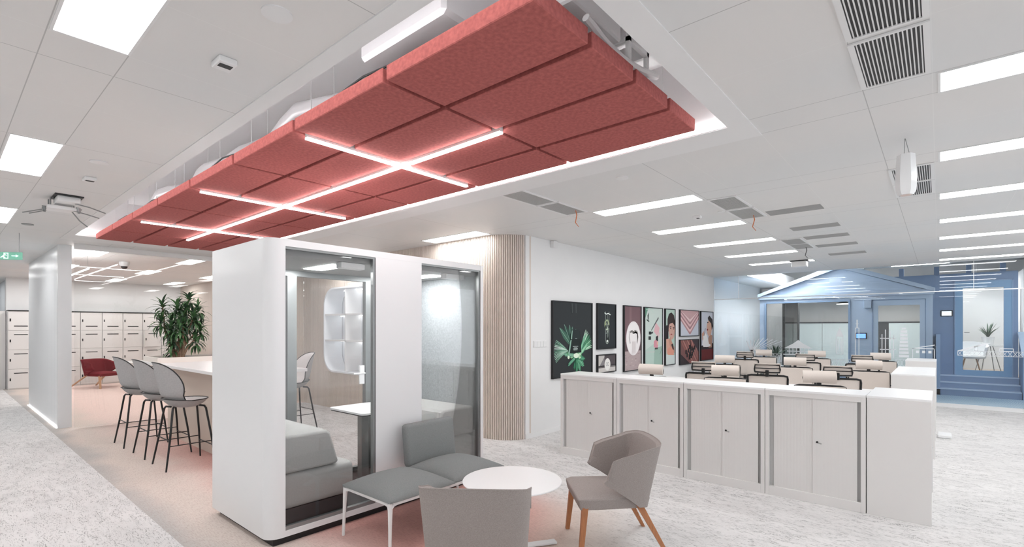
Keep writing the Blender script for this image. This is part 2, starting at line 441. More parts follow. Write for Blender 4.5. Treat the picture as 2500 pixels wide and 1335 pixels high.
# the corners between the square cut of the slats and the round rim
mb = MB()
oc = rrect(-1.18, 1.18, .73, 2.40, .36, 8)
for (sx_, sz_, k0) in ((1, 1, 0), (-1, 1, 9), (-1, -1, 18), (1, -1, 27)):
    cn = mb.bm.verts.new((1.19*sx_, 0, 2.41 if sz_ > 0 else .72))
    vs = [mb.bm.verts.new((oc[k0+k][0], 0, oc[k0+k][1])) for k in range(9)]
    for k in range(8): mb.bm.faces.new((cn, vs[k], vs[k+1]))
mb.build('corner_panel', M['slat'], nt_)
for x in (-.39, .38):
    mb = MB(); mb.box(x-.014, x+.014, -.02, .33, .76, 2.37); mb.build('divider', M['white_metal'], nt_)
for z in (1.353, 1.871):
    mb = MB(); mb.box(-1.15, 1.15, -.02, .33, z-.014, z+.014); mb.build('shelf_board', M['white_metal'], nt_)

mb = MB(); mb.box(-1.0, 1.0, .27, .30, 2.36, 2.375); mb.box(-1.1, 1.1, .30, .32, 1.84, 1.855); mb.box(-1.1, 1.1, .30, .32, 1.322, 1.337)
mb.build('shelf_fill_light', M['niche_fill'], nt_)  # glowing bars added under rim and shelves to brighten the niche
# left end: locker room back wall, side return
w = MB(); w.box(-18.95, -18.66, 1.27, 5.4, 0, ZC); struct(w, 'wall_lockers', M['wall'])
w = MB(); w.box(-25.2, -25, -3, 5.4, 0, ZC); struct(w, 'wall_far_left', M['grey_wall'])
w = MB(); w.box(-25, -18.95, 1.32, 1.45, 0, ZC); struct(w, 'wall_return', M['grey_wall'])
# fluted bright partition standing across the corridor, and clear glass wall beside it
mb = MB()
n = 74; d = 3.72/n
prof = []
for i in range(n):
    x = -14.40+i*d
    for q in range(6): prof.append((x+q/6*d, 1.318-.010*math.sin(PI*q/6)))
prof.append((-10.68, 1.318))
a = [mb.bm.verts.new((p[0], p[1], 0)) for p in prof]; b_ = [mb.bm.verts.new((p[0], p[1], ZC)) for p in prof]
for i in range(len(prof)-1): mb.bm.faces.new((a[i], a[i+1], b_[i+1], b_[i]))
mb.box(-14.40, -10.68, 1.319, 1.465, 0, ZC)
mb.box(-10.68, -10.65, 1.30, 1.47, 0, ZC)
struct(mb, 'wall_fluted', M['flute'], 60)
mb = MB(); mb.box(-14.40, -10.72, 1.290, 1.300, 0.001, .007)
tag(mb.build('floor_light', M['floor_led']), 'thin bright floor light along the foot of the fluted partition', 'floor light')
g = MB(); g.box(-10.42, -10.41, 1.47, 5.23, .02, 2.86)
struct(g, 'window_1', M['glass_left'])
g = MB(); g.box(-10.45, -10.38, 1.47, 5.23, 2.86, ZC-.001); struct(g, 'trim_2', M['trim'])
# front glass wall at y = 13 with bulkhead above
g = MB(); g.box(-4.50, 5, 13.45, 13.462, .07, ZC); struct(g, 'window_2', M['glass'])
g = MB(); g.box(-4.52, 5, 13.41, 13.50, 0, .07); struct(g, 'trim_3', M['trim'])
g = MB(); g.box(-4.5, 5, 13.435, 13.47, 2.345, 2.362)
for x in (-3.9, .52): g.box(x-.003, x+.003, 13.44, 13.47, 2.36, ZC)
struct(g, 'trim_4', M['trim'])
g = MB(); g.box(-4.66, 5, 13.45, 13.53, ZC, 3.72); struct(g, 'wall_bulkhead', M['wall'])
g = MB(); g.box(-4.66, 6, 13.53, 21, 3.70, 3.74); struct(g, 'ceiling_corridor', M['duct'])
g = MB(); g.box(-4.54, -3.75, 13.53, 19, 2.94, 2.98); g.box(-3.75, -3.72, 13.53, 19, 2.94, 3.3); struct(g, 'ceiling_soffit', M['wall'])
g = MB(); g.box(-6, 6, 20, 20.1, 0, 3.72); struct(g, 'wall_far', M['wall'])
g = MB(); g.box(1.62, 6, 17.6, 17.7, 0, 3.72); struct(g, 'wall_far_right', M['beige'])

# ------------------------------------------------------------------ red felt panel canopy
COLX = [-1.22-1.0145*k for k in range(9)]
ROWY = [(1.551, 1.957), (1.993, 2.401), (2.439, 2.835), (2.875, 3.274)]
rown = ['row nearest the round loudspeaker', 'second row from the round loudspeaker', 'third row from the round loudspeaker', 'row farthest from the round loudspeaker']
def felt_panel(wx, wy):
    mb = MB(); mb.box(-wx/2, wx/2, -wy/2, wy/2, 0, .08, .004, 1); return mb
for j, (y0, y1) in enumerate(ROWY):
    for i in range(8):
        xr = COLX[i]; xl = COLX[i+1]+.033
        p = thing('acoustic_panel', f'red felt ceiling panel, {ORD[i]} from the near end, {rown[j]}', 'ceiling panel',
                  ((xr+xl)/2, (y0+y1)/2, 2.90), 0, 'red felt acoustic panels hung in the ceiling recess')
        wx, wy = xr-xl, y1-y0
        felt_panel(wx, wy).build('felt_board', M['felt_red'], p)
        mb = MB()
        for sx_ in (-1, 1): 
            mb.tube([(sx_*wx*.36, 0, .084), (sx_*wx*.36, 0, .60)], .003, 6)
        mb.box(-wx*.40, wx*.40, -.012, .012, .084, .10)
        mb.build('hanger', M['white_metal'], p)
mb = MB(); mb.box(COLX[8]+.09, COLX[0]-.05, ROWY[0][0]+.04, ROWY[3][1]-.04, 2.9803, 2.9835)
tag(mb.build('backing_sheet', mat('dark red backing', (96, 36, 38), .9)), 'dark red backing sheet seen in the joints between the red panels', 'backing sheet')
# line lights in the joints
t = thing('linear_light', 'long glowing white line light running along the red ceiling panels', 'linear light', (-5.235, 2.42, 2.872), 0, 'white line lights between the red panels')
mb = MB(); mb.box(-3.065, 3.065, -.016, .016, 0, .012); mb.build('diffuser', M['led'], t)
mb = MB(); mb.box(-3.065, 3.065, -.017, .017, .012, .108); mb.build('housing', M['white_metal'], t)
for i, k in enumerate((2, 4, 6)):
    x = COLX[k]+.0165
    t = thing('linear_light', f'short glowing white cross bar under the red panels, {ORD[i]} from the near end', 'linear light', (x, 2.39, 2.872), 0, 'white line lights between the red panels')
    for (ya, yb) in ((-.75, .012), (.048, .75)):
        mb = MB(); mb.box(-.016, .016, ya, yb, 0, .012); mb.build('diffuser', M['led'], t)
        mb = MB(); mb.box(-.017, .017, ya, yb, .012, .108); mb.build('housing', M['white_metal'], t)
# cove strips along the recess edge
for nm, a in (('long far side', (rx0+.01, rx1-.01, ry1-.014, ry1-.005)), ('long near side', (rx0+.02, rx1-.02, ry0+.005, ry0+.010)),
              ('left end', (rx0+.001, rx0+.008, ry0+.02, ry1-.02))):
    mb = MB(); z1 = ZC+.045 if 'far' in nm else ZC+.07
    mb.box(a[0], a[1], a[2], a[3], ZC+.008 if 'far' in nm else ZC+.05, z1)
    tag(mb.build('cove_light', M['cove']), f'bright white cove light strip along the {nm} of the ceiling recess', 'cove light', 'cove lights in the ceiling recess')
# services inside the recess
mb = MB(); mb.box(-2.45, -1.75, 1.55, 1.98, 3.08, 3.36, .02, 1)
tag(mb.build('foil_duct', M['foil']), 'white foil wrapped air duct box above the red panels', 'duct')
pts = [(-2.4-.25*k, 1.86+.05*math.sin(k*.9), 3.20+.03*math.sin(k*1.4+1)) for k in range(24)]
mb = MB(); mb.tube(pts, [.065+.006*math.sin(k*2.7) for k in range(24)], 12); tag(mb.build('flexible_duct', M['foil']), 'crumpled white flexible duct lying above the red panels', 'duct')
mb = MB(); mb.tube([(-1.3-.3*k, 1.62+.02*math.sin(k), 3.02+.02*math.cos(k*1.7)) for k in range(27)], .006, 6)
tag(mb.build('cable', M['dark_grey']), 'thin dark cable running along the recess above red panels', 'cable')
mb = MB(); mb.box(-2.2, -1.30, 1.95, 2.42, 3.14, 3.47, .01, 1)
tag(mb.build('air_duct', M['recess']), 'white painted rectangular air duct over near end of red panels', 'duct')
pts = [(-1.26, 2.0+.11*k, 3.06-.05*math.sin(k*.5)) for k in range(8)]
mb = MB(); mb.tube(pts, .02, 8); tag(mb.build('conduit', M['white_metal']), 'white bent conduit pipe behind the near ends of the red panels', 'pipe')
t = thing('strut_frame', 'white steel strut frame hanging over the near right red panels', 'frame', (-1.3, 2.6, 3.0))
for y in (-.1, .12):
    mb = MB(); mb.box(-.012, .012, y-.012, y+.012, 0, .49); mb.build('post', M['white_metal'], t)
mb = MB(); mb.box(-.6, .012, -.112, -.088, .18, .205); mb.box(-.6, .012, .108, .132, .18, .205); mb.box(-.012, .012, -.1, .12, .18, .205); mb.build('rail', M['white_metal'], t)
mb = MB(); mb.box(-9.3, -1.2, 2.9, 3.05, 3.3, 3.4); tag(mb.build('cable_tray', M['white_metal']), 'long white cable tray inside the ceiling recess', 'cable tray')

# ------------------------------------------------------------------ ceiling lamps
def lampmesh():
    t = thing('ceiling_light', 'x', 'ceiling light', (0, 0, 0), 0, 'white rectangular ceiling lights')
    mb = MB(); mb.box(-.578, .578, -.135, .135, -.001, .004); mb.build('diffuser', M['lamp'], t)
    mb = MB()
    for a in ((-.590, .590, .135, .147), (-.590, .590, -.147, -.135), (-.590, -.578, -.135, .135), (.578, .590, -.135, .135)): mb.box(*a, -.004, .004)
    mb.build('frame', M['white_metal'], t); return t
lamps = []
for k in range(3): lamps.append((-2.43-3.0*k, .487, f'bright ceiling light above the left aisle, {["largest and nearest", "second nearest", "third, cut by the left picture edge"][k]}'))
for k in range(9): lamps.append((.585, 3.58+1.545*(k-0) if k < 7 else None, f'long ceiling light at the right edge, {ORD[k]} nearest of its column'))
for k in range(5): lamps.append((-2.45, 5.10+1.545*k, f'ceiling light over the office chairs, {ORD[k]} nearest of its column'))
lamps.append((-5.43, 5.02, 'ceiling light beside the slatted wall, above the white booth'))
lamps.append((-8.43, 4.95, 'ceiling light seen through the booth glass, near the rounded wall shelf'))
for i, (x, y) in enumerate([(-11.33, 1.89), (-11.4, 3.41), (-14.4, 3.37), (-17.4, 3.33), (-14.45, 4.78), (-17.4, 4.72), (-14.4, 1.9), (-17.4, 1.9)]):
    lamps.append((x, y, f'locker room ceiling light, {["nearest, by the fluted partition", "near, left of the booth", "middle of the room", "near the locker wall", "middle, toward the slatted wall", "by the locker wall, right of the plant", "middle, half hidden by the partition", "far, behind the partition"][i]}'))
for i, (x, y) in enumerate([(-2.43, -1.06), (-5.43, -1.06), (-8.43, -1.06), (.585, -1.06), (-11.43, .487), (-14.43, .487), (-11.43, -1.06), (-17.43, .487), (-20.43, .487), (-23.43, .487)]):
    lamps.append((x, y, f'ceiling light outside the left or near edge of the picture, {(ORD+["eleventh", "twelfth", "thirteenth"])[i]} from the camera'))
proto = None
for x, y, lab in lamps:
    if y is None: continue
    if proto is None:
        proto = lampmesh(); proto.location = (x, y, ZC-.0005); proto['label'] = lab
    else: dup(proto, (x, y, ZC-.0005), 0, lab)

# ------------------------------------------------------------------ vents, grilles, slots
def slat_vent(n=16, cross=False):
    t = thing('ceiling_vent', 'x', 'ceiling vent', (0, 0, 0), 0, 'ceiling air grilles')
    mb = MB(); mb.box(-.125, .125, -.27, .27, .0, .003); mb.build('backing', M['black_plastic'] if not cross else M['vent_grey'], t)
    mb = MB()
    for a in ((-.15, -.125, -.285, .285), (.125, .15, -.285, .285), (-.125, .125, -.285, -.27), (-.125, .125, .27, .285)): mb.box(*a, -.006, .003)
    mb.build('frame', M['white_metal'], t)
    mb = MB()
    for k in range(n):
        x = -.125+.25*(k+.5)/n; w_ = .0027 if not cross else .003
        mb.box(x-w_, x+w_, -.27, .27, -.004, -.0002)
    if cross:
        for k in range(30):
            y = -.27+.54*(k+.5)/30; mb.box(-.125, .125, y-.003, y+.003, -.0042, -.0004)
    mb.build('slats', M['white_metal'] if not cross else M['slot_grey'], t)
    return t
v = slat_vent(); v.location = (-.18, 2.49, ZC-.004); v['label'] = 'large slatted ceiling vent cut by the top picture edge'
dup(v, (-.18, 3.10, ZC-.004), 0, 'large slatted ceiling vent, lower of the two at top right')
dup(v, (-.18, 5.55, ZC-.004), 0, 'slatted ceiling vent behind the hanging white box, nearer half')
dup(v, (-.18, 6.13, ZC-.004), 0, 'slatted ceiling vent behind the hanging white box, farther half')
v = slat_vent(16, True); v.location = (-3.20, 4.0, ZC-.004); v['label'] = 'grey mesh ceiling grille beside the red panels, nearer of the pair'
for x, y, l in ((-3.20, 4.60, 'grey mesh ceiling grille beside the red panels, farther of the pair'),
                (-1.70, 5.56, 'grey mesh ceiling grille over the chairs, nearer of the middle pair'),
                (-1.70, 6.18, 'grey mesh ceiling grille over the chairs, farther of the middle pair'),
                (-1.70, 8.66, 'grey mesh ceiling grille of the farthest pair, nearer half'),
                (-1.70, 9.24, 'grey mesh ceiling grille of the farthest pair, farther half')):
    dup(v, (x, y, ZC-.004), 0, l)
s0 = None
for i, y in enumerate((6.355, 7.58, 8.46, 9.41, 10.62)):
    lab = f'narrow grey air slot in the ceiling, {ORD[i]} nearest of five'
    if s0 is None:
        s0 = thing('air_slot', lab, 'air slot', (-1.245, y, ZC-.004), 0, 'narrow grey ceiling air slots')
        mb = MB(); mb.box(-.272, .272, -.125, .125, 0, .003); mb.build('plate', M['slot_grey'], s0)
        mb = MB()
        for k in range(10): mb.box(-.272, .272, -.118+.0262*k, -.110+.0262*k, -.004, -.0005)
        mb.build('slats', M['slot_grey'], s0)
    else: dup(s0, (-1.245, y, ZC-.004), 0, lab)
for i, (x, y, l) in enumerate(((-3.12, 4.74, 'the grille beside the red panels'), (-1.66, 6.3, 'the middle pair of grilles'), (-1.66, 9.35, 'the farthest pair of grilles'))):
    mb = MB(); mb.tube([(x, y, ZC-.008), (x+.01, y+.01, ZC-.06), (x-.015, y+.02, ZC-.14), (x+.02, y+.03, ZC-.19)], [.004, .006, .005, .003], 6)
    tag(mb.build('ribbon', M['orange'] if i < 2 else M['dark_grey']), f'thin ribbon hanging from {l}', 'ribbon', 'ribbons on the air grilles')

# discs, detectors
def disc(name, x, y, r, h, lab, cat, m='white_metal'):
    mb = MB(); mb.lathe([(0, 0), (r*.8, 0), (r, .25*h), (r, h)], (x, y, ZC-h), 28); return tag(mb.build(name, M[m]), lab, cat)
disc('ceiling_speaker', -2.14, .957, .062, .008, 'round white ceiling loudspeaker near the top left', 'loudspeaker')
disc('ceiling_speaker', -5.14, .875, .060, .01, 'small round white disc above the ceiling device', 'loudspeaker')
disc('ceiling_speaker', -2.14, 4.0, .055, .01, 'round white disc between the red panels and the chairs', 'loudspeaker')
disc('ceiling_speaker', -8.9, .80, .06, .012, 'round grey disc near the fluted partition', 'loudspeaker', 'grey_metal')
disc('smoke_detector', -1.9, 5.9, .04, .01, 'small round detector between two chair-side ceiling lights', 'smoke detector')
def sensor(x, y, lab, s=1):
    t = thing('ceiling_sensor', lab, 'sensor', (x, y, ZC-.03), 0, 'small rectangular ceiling sensors')
    mb = MB(); mb.box(-.055*s, .055*s, -.042*s, .042*s, 0, .03, .004, 1); mb.build('housing', M['white_metal'], t)
    mb = MB(); mb.box(-.012*s, .028*s, -.03*s, .03*s, -.001, .002); mb.build('cover', M['dark_grey'], t)
sensor(-2.72, .955, 'square white sensor with dark face near the top left'); sensor(-5.75, .915, 'square white sensor beside the ceiling device'); sensor(-2.19, 5.95, 'tiny square sensor between the chair-side lights', .8)
# ceiling device with arms and cables
t = thing('ceiling_device', 'white ceiling mounted projector device with loose arms at left', 'projector', (-6.78, .90, ZC))
mb = MB(); mb.box(-.16, .16, -.11, .11, -.012, -.001); mb.build('opening', M['black_plastic'], t)
mb = MB(); mb.box(-.13, .13, -.09, .09, -.07, -.012, .01, 2); mb.build('body', M['white_metal'], t)
mb = MB(); mb.box(-.22, -.02, -.15, .09, -.125, -.09, .008, 2); mb.build('tray', M['white_metal'], t)
mb = MB()
for x, y in ((-.18, -.12), (-.05, -.12), (-.18, .06), (-.05, .06)): mb.tube([(x, y, -.1), (x, y, -.012)], .006, 6)
mb.build('rod', M['grey_metal'], t)
for pts in ([(-.05, .05, -.12), (.0, .16, -.15), (-.02, .26, -.17)], [(-.1, .05, -.12), (-.15, .12, -.2), (-.12, .18, -.26)], [(.08, .05, -.07), (.1, .16, -.09), (.05, .3, -.12)], [(-.2, -.13, -.12), (-.3, -.2, -.14), (-.42, -.24, -.14)], [(-.12, -.14, -.12), (-.2, -.24, -.15), (-.3, -.3, -.16)]):
    mb = MB(); mb.tube(pts, .006, 6); mb.build('arm', M['grey_metal'], t)
for x, y in ((.05, .08), (-.05, .1), (-.2, -.15), (-.1, -.16), (-.02, .1)):
    mb = MB(); mb.lathe([(.012, 0), (.012, .03), (.02, .03), (.02, .04), (0, .04)], (x, y, -.14), 10); mb.build('nozzle', M['grey_metal'], t)
t = thing('ceiling_device', 'small white cube device hanging before a ceiling light over the chairs', 'device', (-2.1, 11.2, ZC))
mb = MB(); mb.box(-.13, .13, -.1, .1, -.13, -.02, .008, 1); mb.build('body', M['white_metal'], t)
mb = MB(); mb.box(-.16, .16, -.1, .1, -.018, -.002); mb.build('opening', M['dark_grey'], t)
# pendant box
t = thing('pendant_box', 'white hexagonal box hanging on two rods from the ceiling at right', 'pendant', (-.178, 4.482, ZC))
mb = MB()
mb.tube([(-.01, 0, -.115), (-.006, 0, -.0)], .0022, 6); mb.tube([(.02, 0, -.115), (-.004, 0, -.0)], .0022, 6); mb.build('rod', M['grey_metal'], t)
mb = MB(); mb.lathe([(0, 0), (.044, 0), (.058, .03), (.062, .12), (.052, .285), (0, .285)], (0, 0, -.40), 6); mb.build('body', M['pod'], t, 20)
mb = MB(); mb.lathe([(0, -.002), (.034, -.002), (.036, .001), (0, .001)], (0, 0, -.40), 6); mb.build('base', mat('pinkish plastic', (224, 204, 196), .4), t)
# dome camera behind the glass at left
t = thing('dome_camera', 'white dome security camera with black eye on the locker room ceiling', 'camera', (-12.5, 2.53, ZC))
mb = MB(); mb.lathe([(0, 0), (.09, 0), (.09, -.05), (.07, -.09), (0, -.09)], (0, 0, -.001), 20); mb.build('housing', M['white_metal'], t)
mb = MB(); mb.lathe([(.055, 0), (.05, -.03), (.03, -.05), (0, -.056)], (0, 0, -.09), 20); mb.build('lens', M['black_plastic'], t)
# suspended reflection strip added for the line lights mirrored in the glass
t = thing('reflection_strip', 'thin added white reflection strip behind the fluted partition', 'reflection strip', (-10.9, 1.72, 2.60))
mb = MB(); mb.box(-1.7, -.0, -.01, .01, 0, .015); mb.build('diffuser', M['led'], t)
mb = MB(); mb.tube([(-1.6, 0, .015), (-1.6, 0, .339)], .002, 5); mb.tube([(-.1, 0, .015), (-.1, 0, .339)], .002, 5); mb.build('wire', M['grey_metal'], t)
# exit sign: running man and arrow
t = thing('exit_sign', 'green hanging exit sign with running man and arrow at the left edge', 'exit sign', (-9.9, .70, 2.56), math.radians(48))
mb = MB(); mb.box(-.19, .17, -.008, .008, 0, .105, .003, 1); mb.build('plate', M['exit_g'], t)
mb = MB(); y = -.0095
def flat(pl): mb.bm.faces.new([mb.bm.verts.new((px_, y, pz_)) for px_, pz_ in pl])
flat([(.04, .050), (.10, .050), (.10, .058), (.04, .058)]); flat([(.095, .036), (.130, .054), (.095, .072), (.095, .062), (.112, .054), (.095, .046)])
flat([(-.06, .015), (.0, .015), (.0, .095), (-.06, .095), (-.06, .088), (-.008, .088), (-.008, .022), (-.06, .022)])
flat([(-.055, .078), (-.042, .078), (-.042, .09), (-.055, .09)])
flat([(-.075, .05), (-.055, .074), (-.04, .07), (-.055, .045), (-.035, .03), (-.045, .018), (-.066, .036)]); flat([(-.066, .04), (-.095, .026), (-.1, .034), (-.075, .05)]); flat([(-.045, .066), (-.022, .056), (-.02, .063), (-.042, .074)])
mb.build('pictogram', M['exit_w'], t)
mb = MB(); mb.tube([(-.15, 0, .105), (-.15, 0, .379)], .003, 6); mb.tube([(.13, 0, .105), (.13, 0, .379)], .003, 6); mb.build('rod', M['grey_metal'], t)

# ------------------------------------------------------------------ wall fittings
t = thing('wall_switch', 'wide white light switch panel on the wall beside the slats', 'switch', (-4.5195, 5.9, 1.365))
mb = MB(); mb.box(-.0005, .012, -.16, .16, -.048, .048, .003, 1); mb.build('plate', M['wall'], t)
for k in range(4): mb = MB(); mb.box(.012, .016, -.15+.077*k, -.08+.077*k, -.04, .04); mb.build('rocker', M['white_metal'], t)
mb = MB(); mb.box(-4.52, -4.45, 6.165, 6.265, 2.83, 2.935, .004, 1); tag(mb.build('wall_box', M['white_metal']), 'small white box high on the picture wall under the ceiling', 'box')

# ------------------------------------------------------------------ pictures on the wall
def C_(h): return (int(h[0:2], 16), int(h[2:4], 16), int(h[4:6], 16))
def ell(cx, cy, a, b, n=22, a0=0, a1=360):
    return [(cx+a*math.cos(math.radians(a0+(a1-a0)*k/n)), cy+b*math.sin(math.radians(a0+(a1-a0)*k/n))) for k in range(n if a1-a0 == 360 else n+1)]
def stroke(pts, w):
    L, Rr = [], []
    for i, p in enumerate(pts):
        q0 = pts[max(i-1, 0)]; q1 = pts[min(i+1, len(pts)-1)]
        dx, dy = q1[0]-q0[0], q1[1]-q0[1]; l = math.hypot(dx, dy) or 1
        ww = w[i] if isinstance(w, list) else w
        L.append((p[0]-dy/l*ww, p[1]+dx/l*ww)); Rr.append((p[0]+dy/l*ww, p[1]-dx/l*ww))
    return L+Rr[::-1]
def picture(y0, y1, z0, z1, shapes, lab, bg, cat='picture'):
    """a framed print on the wall x=-4.52; u runs 0..1 left to right, v 0..1 upward"""
    t = thing('wall_picture', lab, cat, (-4.52, (y0+y1)/2, (z0+z1)/2), 0, 'framed pictures on the white wall')
    hw, hh = (y1-y0)/2, (z1-z0)/2
    mb = MB()
    e = .016
    for a in ((-hw, hw, hh-e, hh), (-hw, hw, -hh, -hh+e), (-hw, -hw+e, -hh+e, hh-e), (hw-e, hw, -hh+e, hh-e)):
        mb.box(.001, .042, a[0], a[1], a[2], a[3])
    mb.build('frame', M['black_plastic'], t)
    mb = MB(); cols = []
    def add(poly, c, layer):
        u0, u1 = -hw+e, hw-e; v0, v1 = -hh+e, hh-e
        t2 = bmesh.new()
        vs = [t2.verts.new((0, u0+min(max(u, 0), 1)*(u1-u0), v0+min(max(v, 0), 1)*(v1-v0))) for u, v in poly]
        try: fc = t2.faces.new(vs)
        except ValueError: t2.free(); return
        bmesh.ops.triangulate(t2, faces=[fc])
        for f_ in t2.faces:
            q = [(.030+layer*.00012, w_.co.y, w_.co.z) for w_ in f_.verts]
            nf = mb.bm.faces.new([mb.bm.verts.new(p_) for p_ in q]); cols.append(c)
        t2.free()
    add([(0, 0), (1, 0), (1, 1), (0, 1)], C_(bg), 0)
    for i, (poly, c) in enumerate(shapes): add(poly, C_(c), i+1)
    o = mb.build('print', M['print'], t)
    ca = o.data.color_attributes.new('Col', 'FLOAT_COLOR', 'CORNER')
    for pi, pl in enumerate(o.data.polygons):
        for li in pl.loop_indices: ca.data[li].color = rgb(*cols[pi])
    return t
rn = random.Random(3)
# 1 dark poster: cosmetic bottle among glowing green flower petals
sh = []
for ang, ln, w_, c in [(100, .30, .05, '3f5f52'), (118, .34, .045, '35544a'), (135, .36, .045, '48705f'), (88, .27, .05, '3a5c50'), (70, .25, .04, '355046')]:
    a_ = math.radians(ang); b0 = (.46, .40)
    sh.append((stroke([(b0[0]+math.cos(a_)*ln*q*1.2, b0[1]+math.sin(a_)*ln*q) for q in (0, .3, .6, .85, 1)], [.01, w_*.8, w_, w_*.6, .004]), c))
    sh.append((stroke([(b0[0]+math.cos(a_)*ln*q*1.2, b0[1]+math.sin(a_)*ln*q) for q in (.1, .5, 1)], .003), '9fc4b2'))
for k in range(15):
    a_ = math.radians(150+k*4.2); sh.append((stroke([(.36+math.cos(a_)*.34*q, .34+math.sin(a_)*.30*q+.05*q*(1-q)) for q in (0, .25, .5, .75, 1)], .005), rn.choice(['cfe3d8', '88b39d', '5c8a73', 'a9cbb9'])))
for k in range(13):
    a_ = math.radians(8+k*4.5); sh.append((stroke([(.66+math.cos(a_)*.36*q, .33+math.sin(a_)*.34*q) for q in (0, .3, .6, .85, 1)], [.016, .016, .012, .008, .003]), rn.choice(['5f9b78', '9fd0ae', '3f7a5a', 'c4e2cd'])))
for (ang, ln, w_, c, c2) in [(-100, .15, .035, '2b6348', '3f8262'), (-80, .22, .04, '2f6b4d', '59a07c'), (-60, .24, .045, '3a7c5a', '74b592'), (-38, .26, .05, '3f8562', '85c4a2'), (-18, .24, .04, '2c6a4c', '5fa883'), (205, .18, .03, '2d5f49', '6fae8e'), (165, .26, .035, '3a7059', '8cc0a6'), (24, .34, .035, '3c7d5b', 'a5dcb8'), (46, .36, .035, '35705a', '8fcaa8')]:
    a_ = math.radians(ang); bx_, by_ = .56, .26
    q_ = [(bx_+math.cos(a_)*ln*1.15*t_+.02*math.sin(5*t_), by_+math.sin(a_)*ln*t_+.05*math.sin(a_+1)*t_*t_) for t_ in (0, .2, .45, .7, .9, 1)]
    sh.append((stroke(q_, [.012, w_*.7, w_, w_*.9, w_*.5, .004]), c)); sh.append((stroke(q_, [.004, .010, .012, .010, .006, .002]), c2))
    for o_ in (-.5, .5): sh.append((stroke([(p_[0]-math.sin(a_)*w_*o_, p_[1]+math.cos(a_)*w_*o_) for p_ in q_[1:5]], .004), c2))
for k in range(16):
    sh.append((ell(.33+.36*rn.random(), .24+.11*rn.random(), .025+.02*rn.random(), .012+.012*rn.random(), 8), rn.choice(['cfeccb', '93c79b', '5fa071', 'e6f7dd'])))
sh += [([(.38, .31), (.70, .31), (.66, .61), (.43, .61)], '232b2b'), ([(.35, .30), (.39, .30), (.44, .49), (.41, .49)], '8fb5a4'), ([(.43, .50), (.66, .50), (.65, .63), (.45, .63)], '2c3536'), ([(.42, .50), (.45, .50), (.465, .62), (.445, .62)], '9cc0af')]
for z_, w_ in ((.395, .07), (.375, .045), (.36, .06), (.345, .05)): sh.append(([(.54-w_, z_), (.54+w_, z_), (.54+w_, z_+.009), (.54-w_, z_+.009)], 'b9c6c2'))
sh.append(([(.53, .505), (.58, .505), (.58, .512), (.53, .512)], 'aab5b2')); sh.append((ell(.56, .27, .07, .035), 'e9f9e4'))
for x in (.45, .55): sh.append((stroke([(x, .99), (x+.004, .86)], .006), '59605f'))
picture(6.183, 7.33, .821, 2.027, sh, 'largest dark poster of a cosmetic bottle among green flower petals', '34383a')
# 2 dark poster: test tube with glowing seed
sh = [(stroke([(.42, .84), (.42, .2), (.46, .12), (.52, .1), (.58, .12), (.62, .2), (.62, .84)], .008), 'b8c7bd'), (ell(.5, .55, .16, .12), '6d7a66'), (ell(.5, .55, .12, .1), 'aeb991'), (ell(.5, .58, .06, .05), '22302c'), (ell(.46, .49, .06, .05), '2a3431'), (ell(.58, .5, .07, .045), '1f2624'), (ell(.5, .43, .05, .02), 'd8e3c6')]
for k in range(10): sh.append((stroke([(.44+.16*rn.random(), .15+.5*rn.random()), (.45+.15*rn.random(), .2+.6*rn.random())], .004), 'cfdcd0'))
sh += [(stroke([(.36, .81), (.46, .78), (.56, .80), (.7, .77)], .012), 'e7efe9'), (ell(.52, .16, .05, .03), 'eef5ee')]
picture(7.504, 8.15, 1.23, 2.035, sh, 'dark poster of a glowing glass tube, upper of its pair', '303437')
# 3 small: round white tag on steps
sh = [([(0, .2), (.36, .9), (.36, 1), (0, 1)], 'c9c5c1'), ([(.36, .35), (1, .35), (1, 1), (.36, 1)], '5a5356'), ([(0, .3), (1, .34), (1, .42), (0, .38)], '3c393c'), ([(0, 0), (1, 0), (1, .26), (0, .24)], 'd7d3cf'), ([(0, .25), (1, .27), (1, .31), (0, .29)], '77716f'), (ell(.53, .43, .17, .38), 'e9e6e2'), (ell(.53, .43, .155, .35), 'f3f1ee')]
for x in (.49, .57): sh += [(ell(x, .45, .04, .12), '9a9896'), (ell(x, .45, .028, .09), 'f3f1ee')]
picture(7.504, 8.15, .811, 1.138, sh, 'small grey picture of a round white tag, below the tube poster', '8d898b')
# 4 rose poster: white round with silver ring
sh = [([(0, .55), (1, .55), (1, 1), (0, 1)], '7d6266'), ([(.3, .55), (.42, .55), (.42, 1), (.3, 1)], '8a6e72'), ([(0, 0), (1, 0), (1, .3), (0, .3)], 'b9a8a8'), ([(0, .3), (1, .3), (1, .45), (0, .45)], '6c5a5e'), (ell(.54, .5, .44, .27, 30), 'efe9ea'), (ell(.54, .5, .42, .25, 30), 'f5f0f0')]
sh += [(stroke([(.34, .42), (.28, .52), (.32, .60), (.46, .615), (.54, .59), (.62, .615), (.78, .60), (.82, .52), (.76, .42)], .017), '77706f'), (stroke([(.34, .42), (.28, .52), (.32, .60), (.46, .615), (.54, .59), (.62, .615), (.78, .60), (.82, .52), (.76, .42)], .006), 'c9c4c2'), (ell(.52, .59, .05, .02), '5c5655')]
for k in range(25): sh.append((ell(rn.random(), .02+.24*rn.random(), .05, .008, 8), rn.choice(['a89596', 'c7b8b6', 'b39f9f'])))
for k in range(8): sh.append((stroke([(.45+.03*k, .26), (.46+.028*k, .45)], .004), 'dcd3d3'))
picture(8.461, 9.17, .777, 2.032, sh, 'rose poster with a round white plate and silver ring', '83696c')
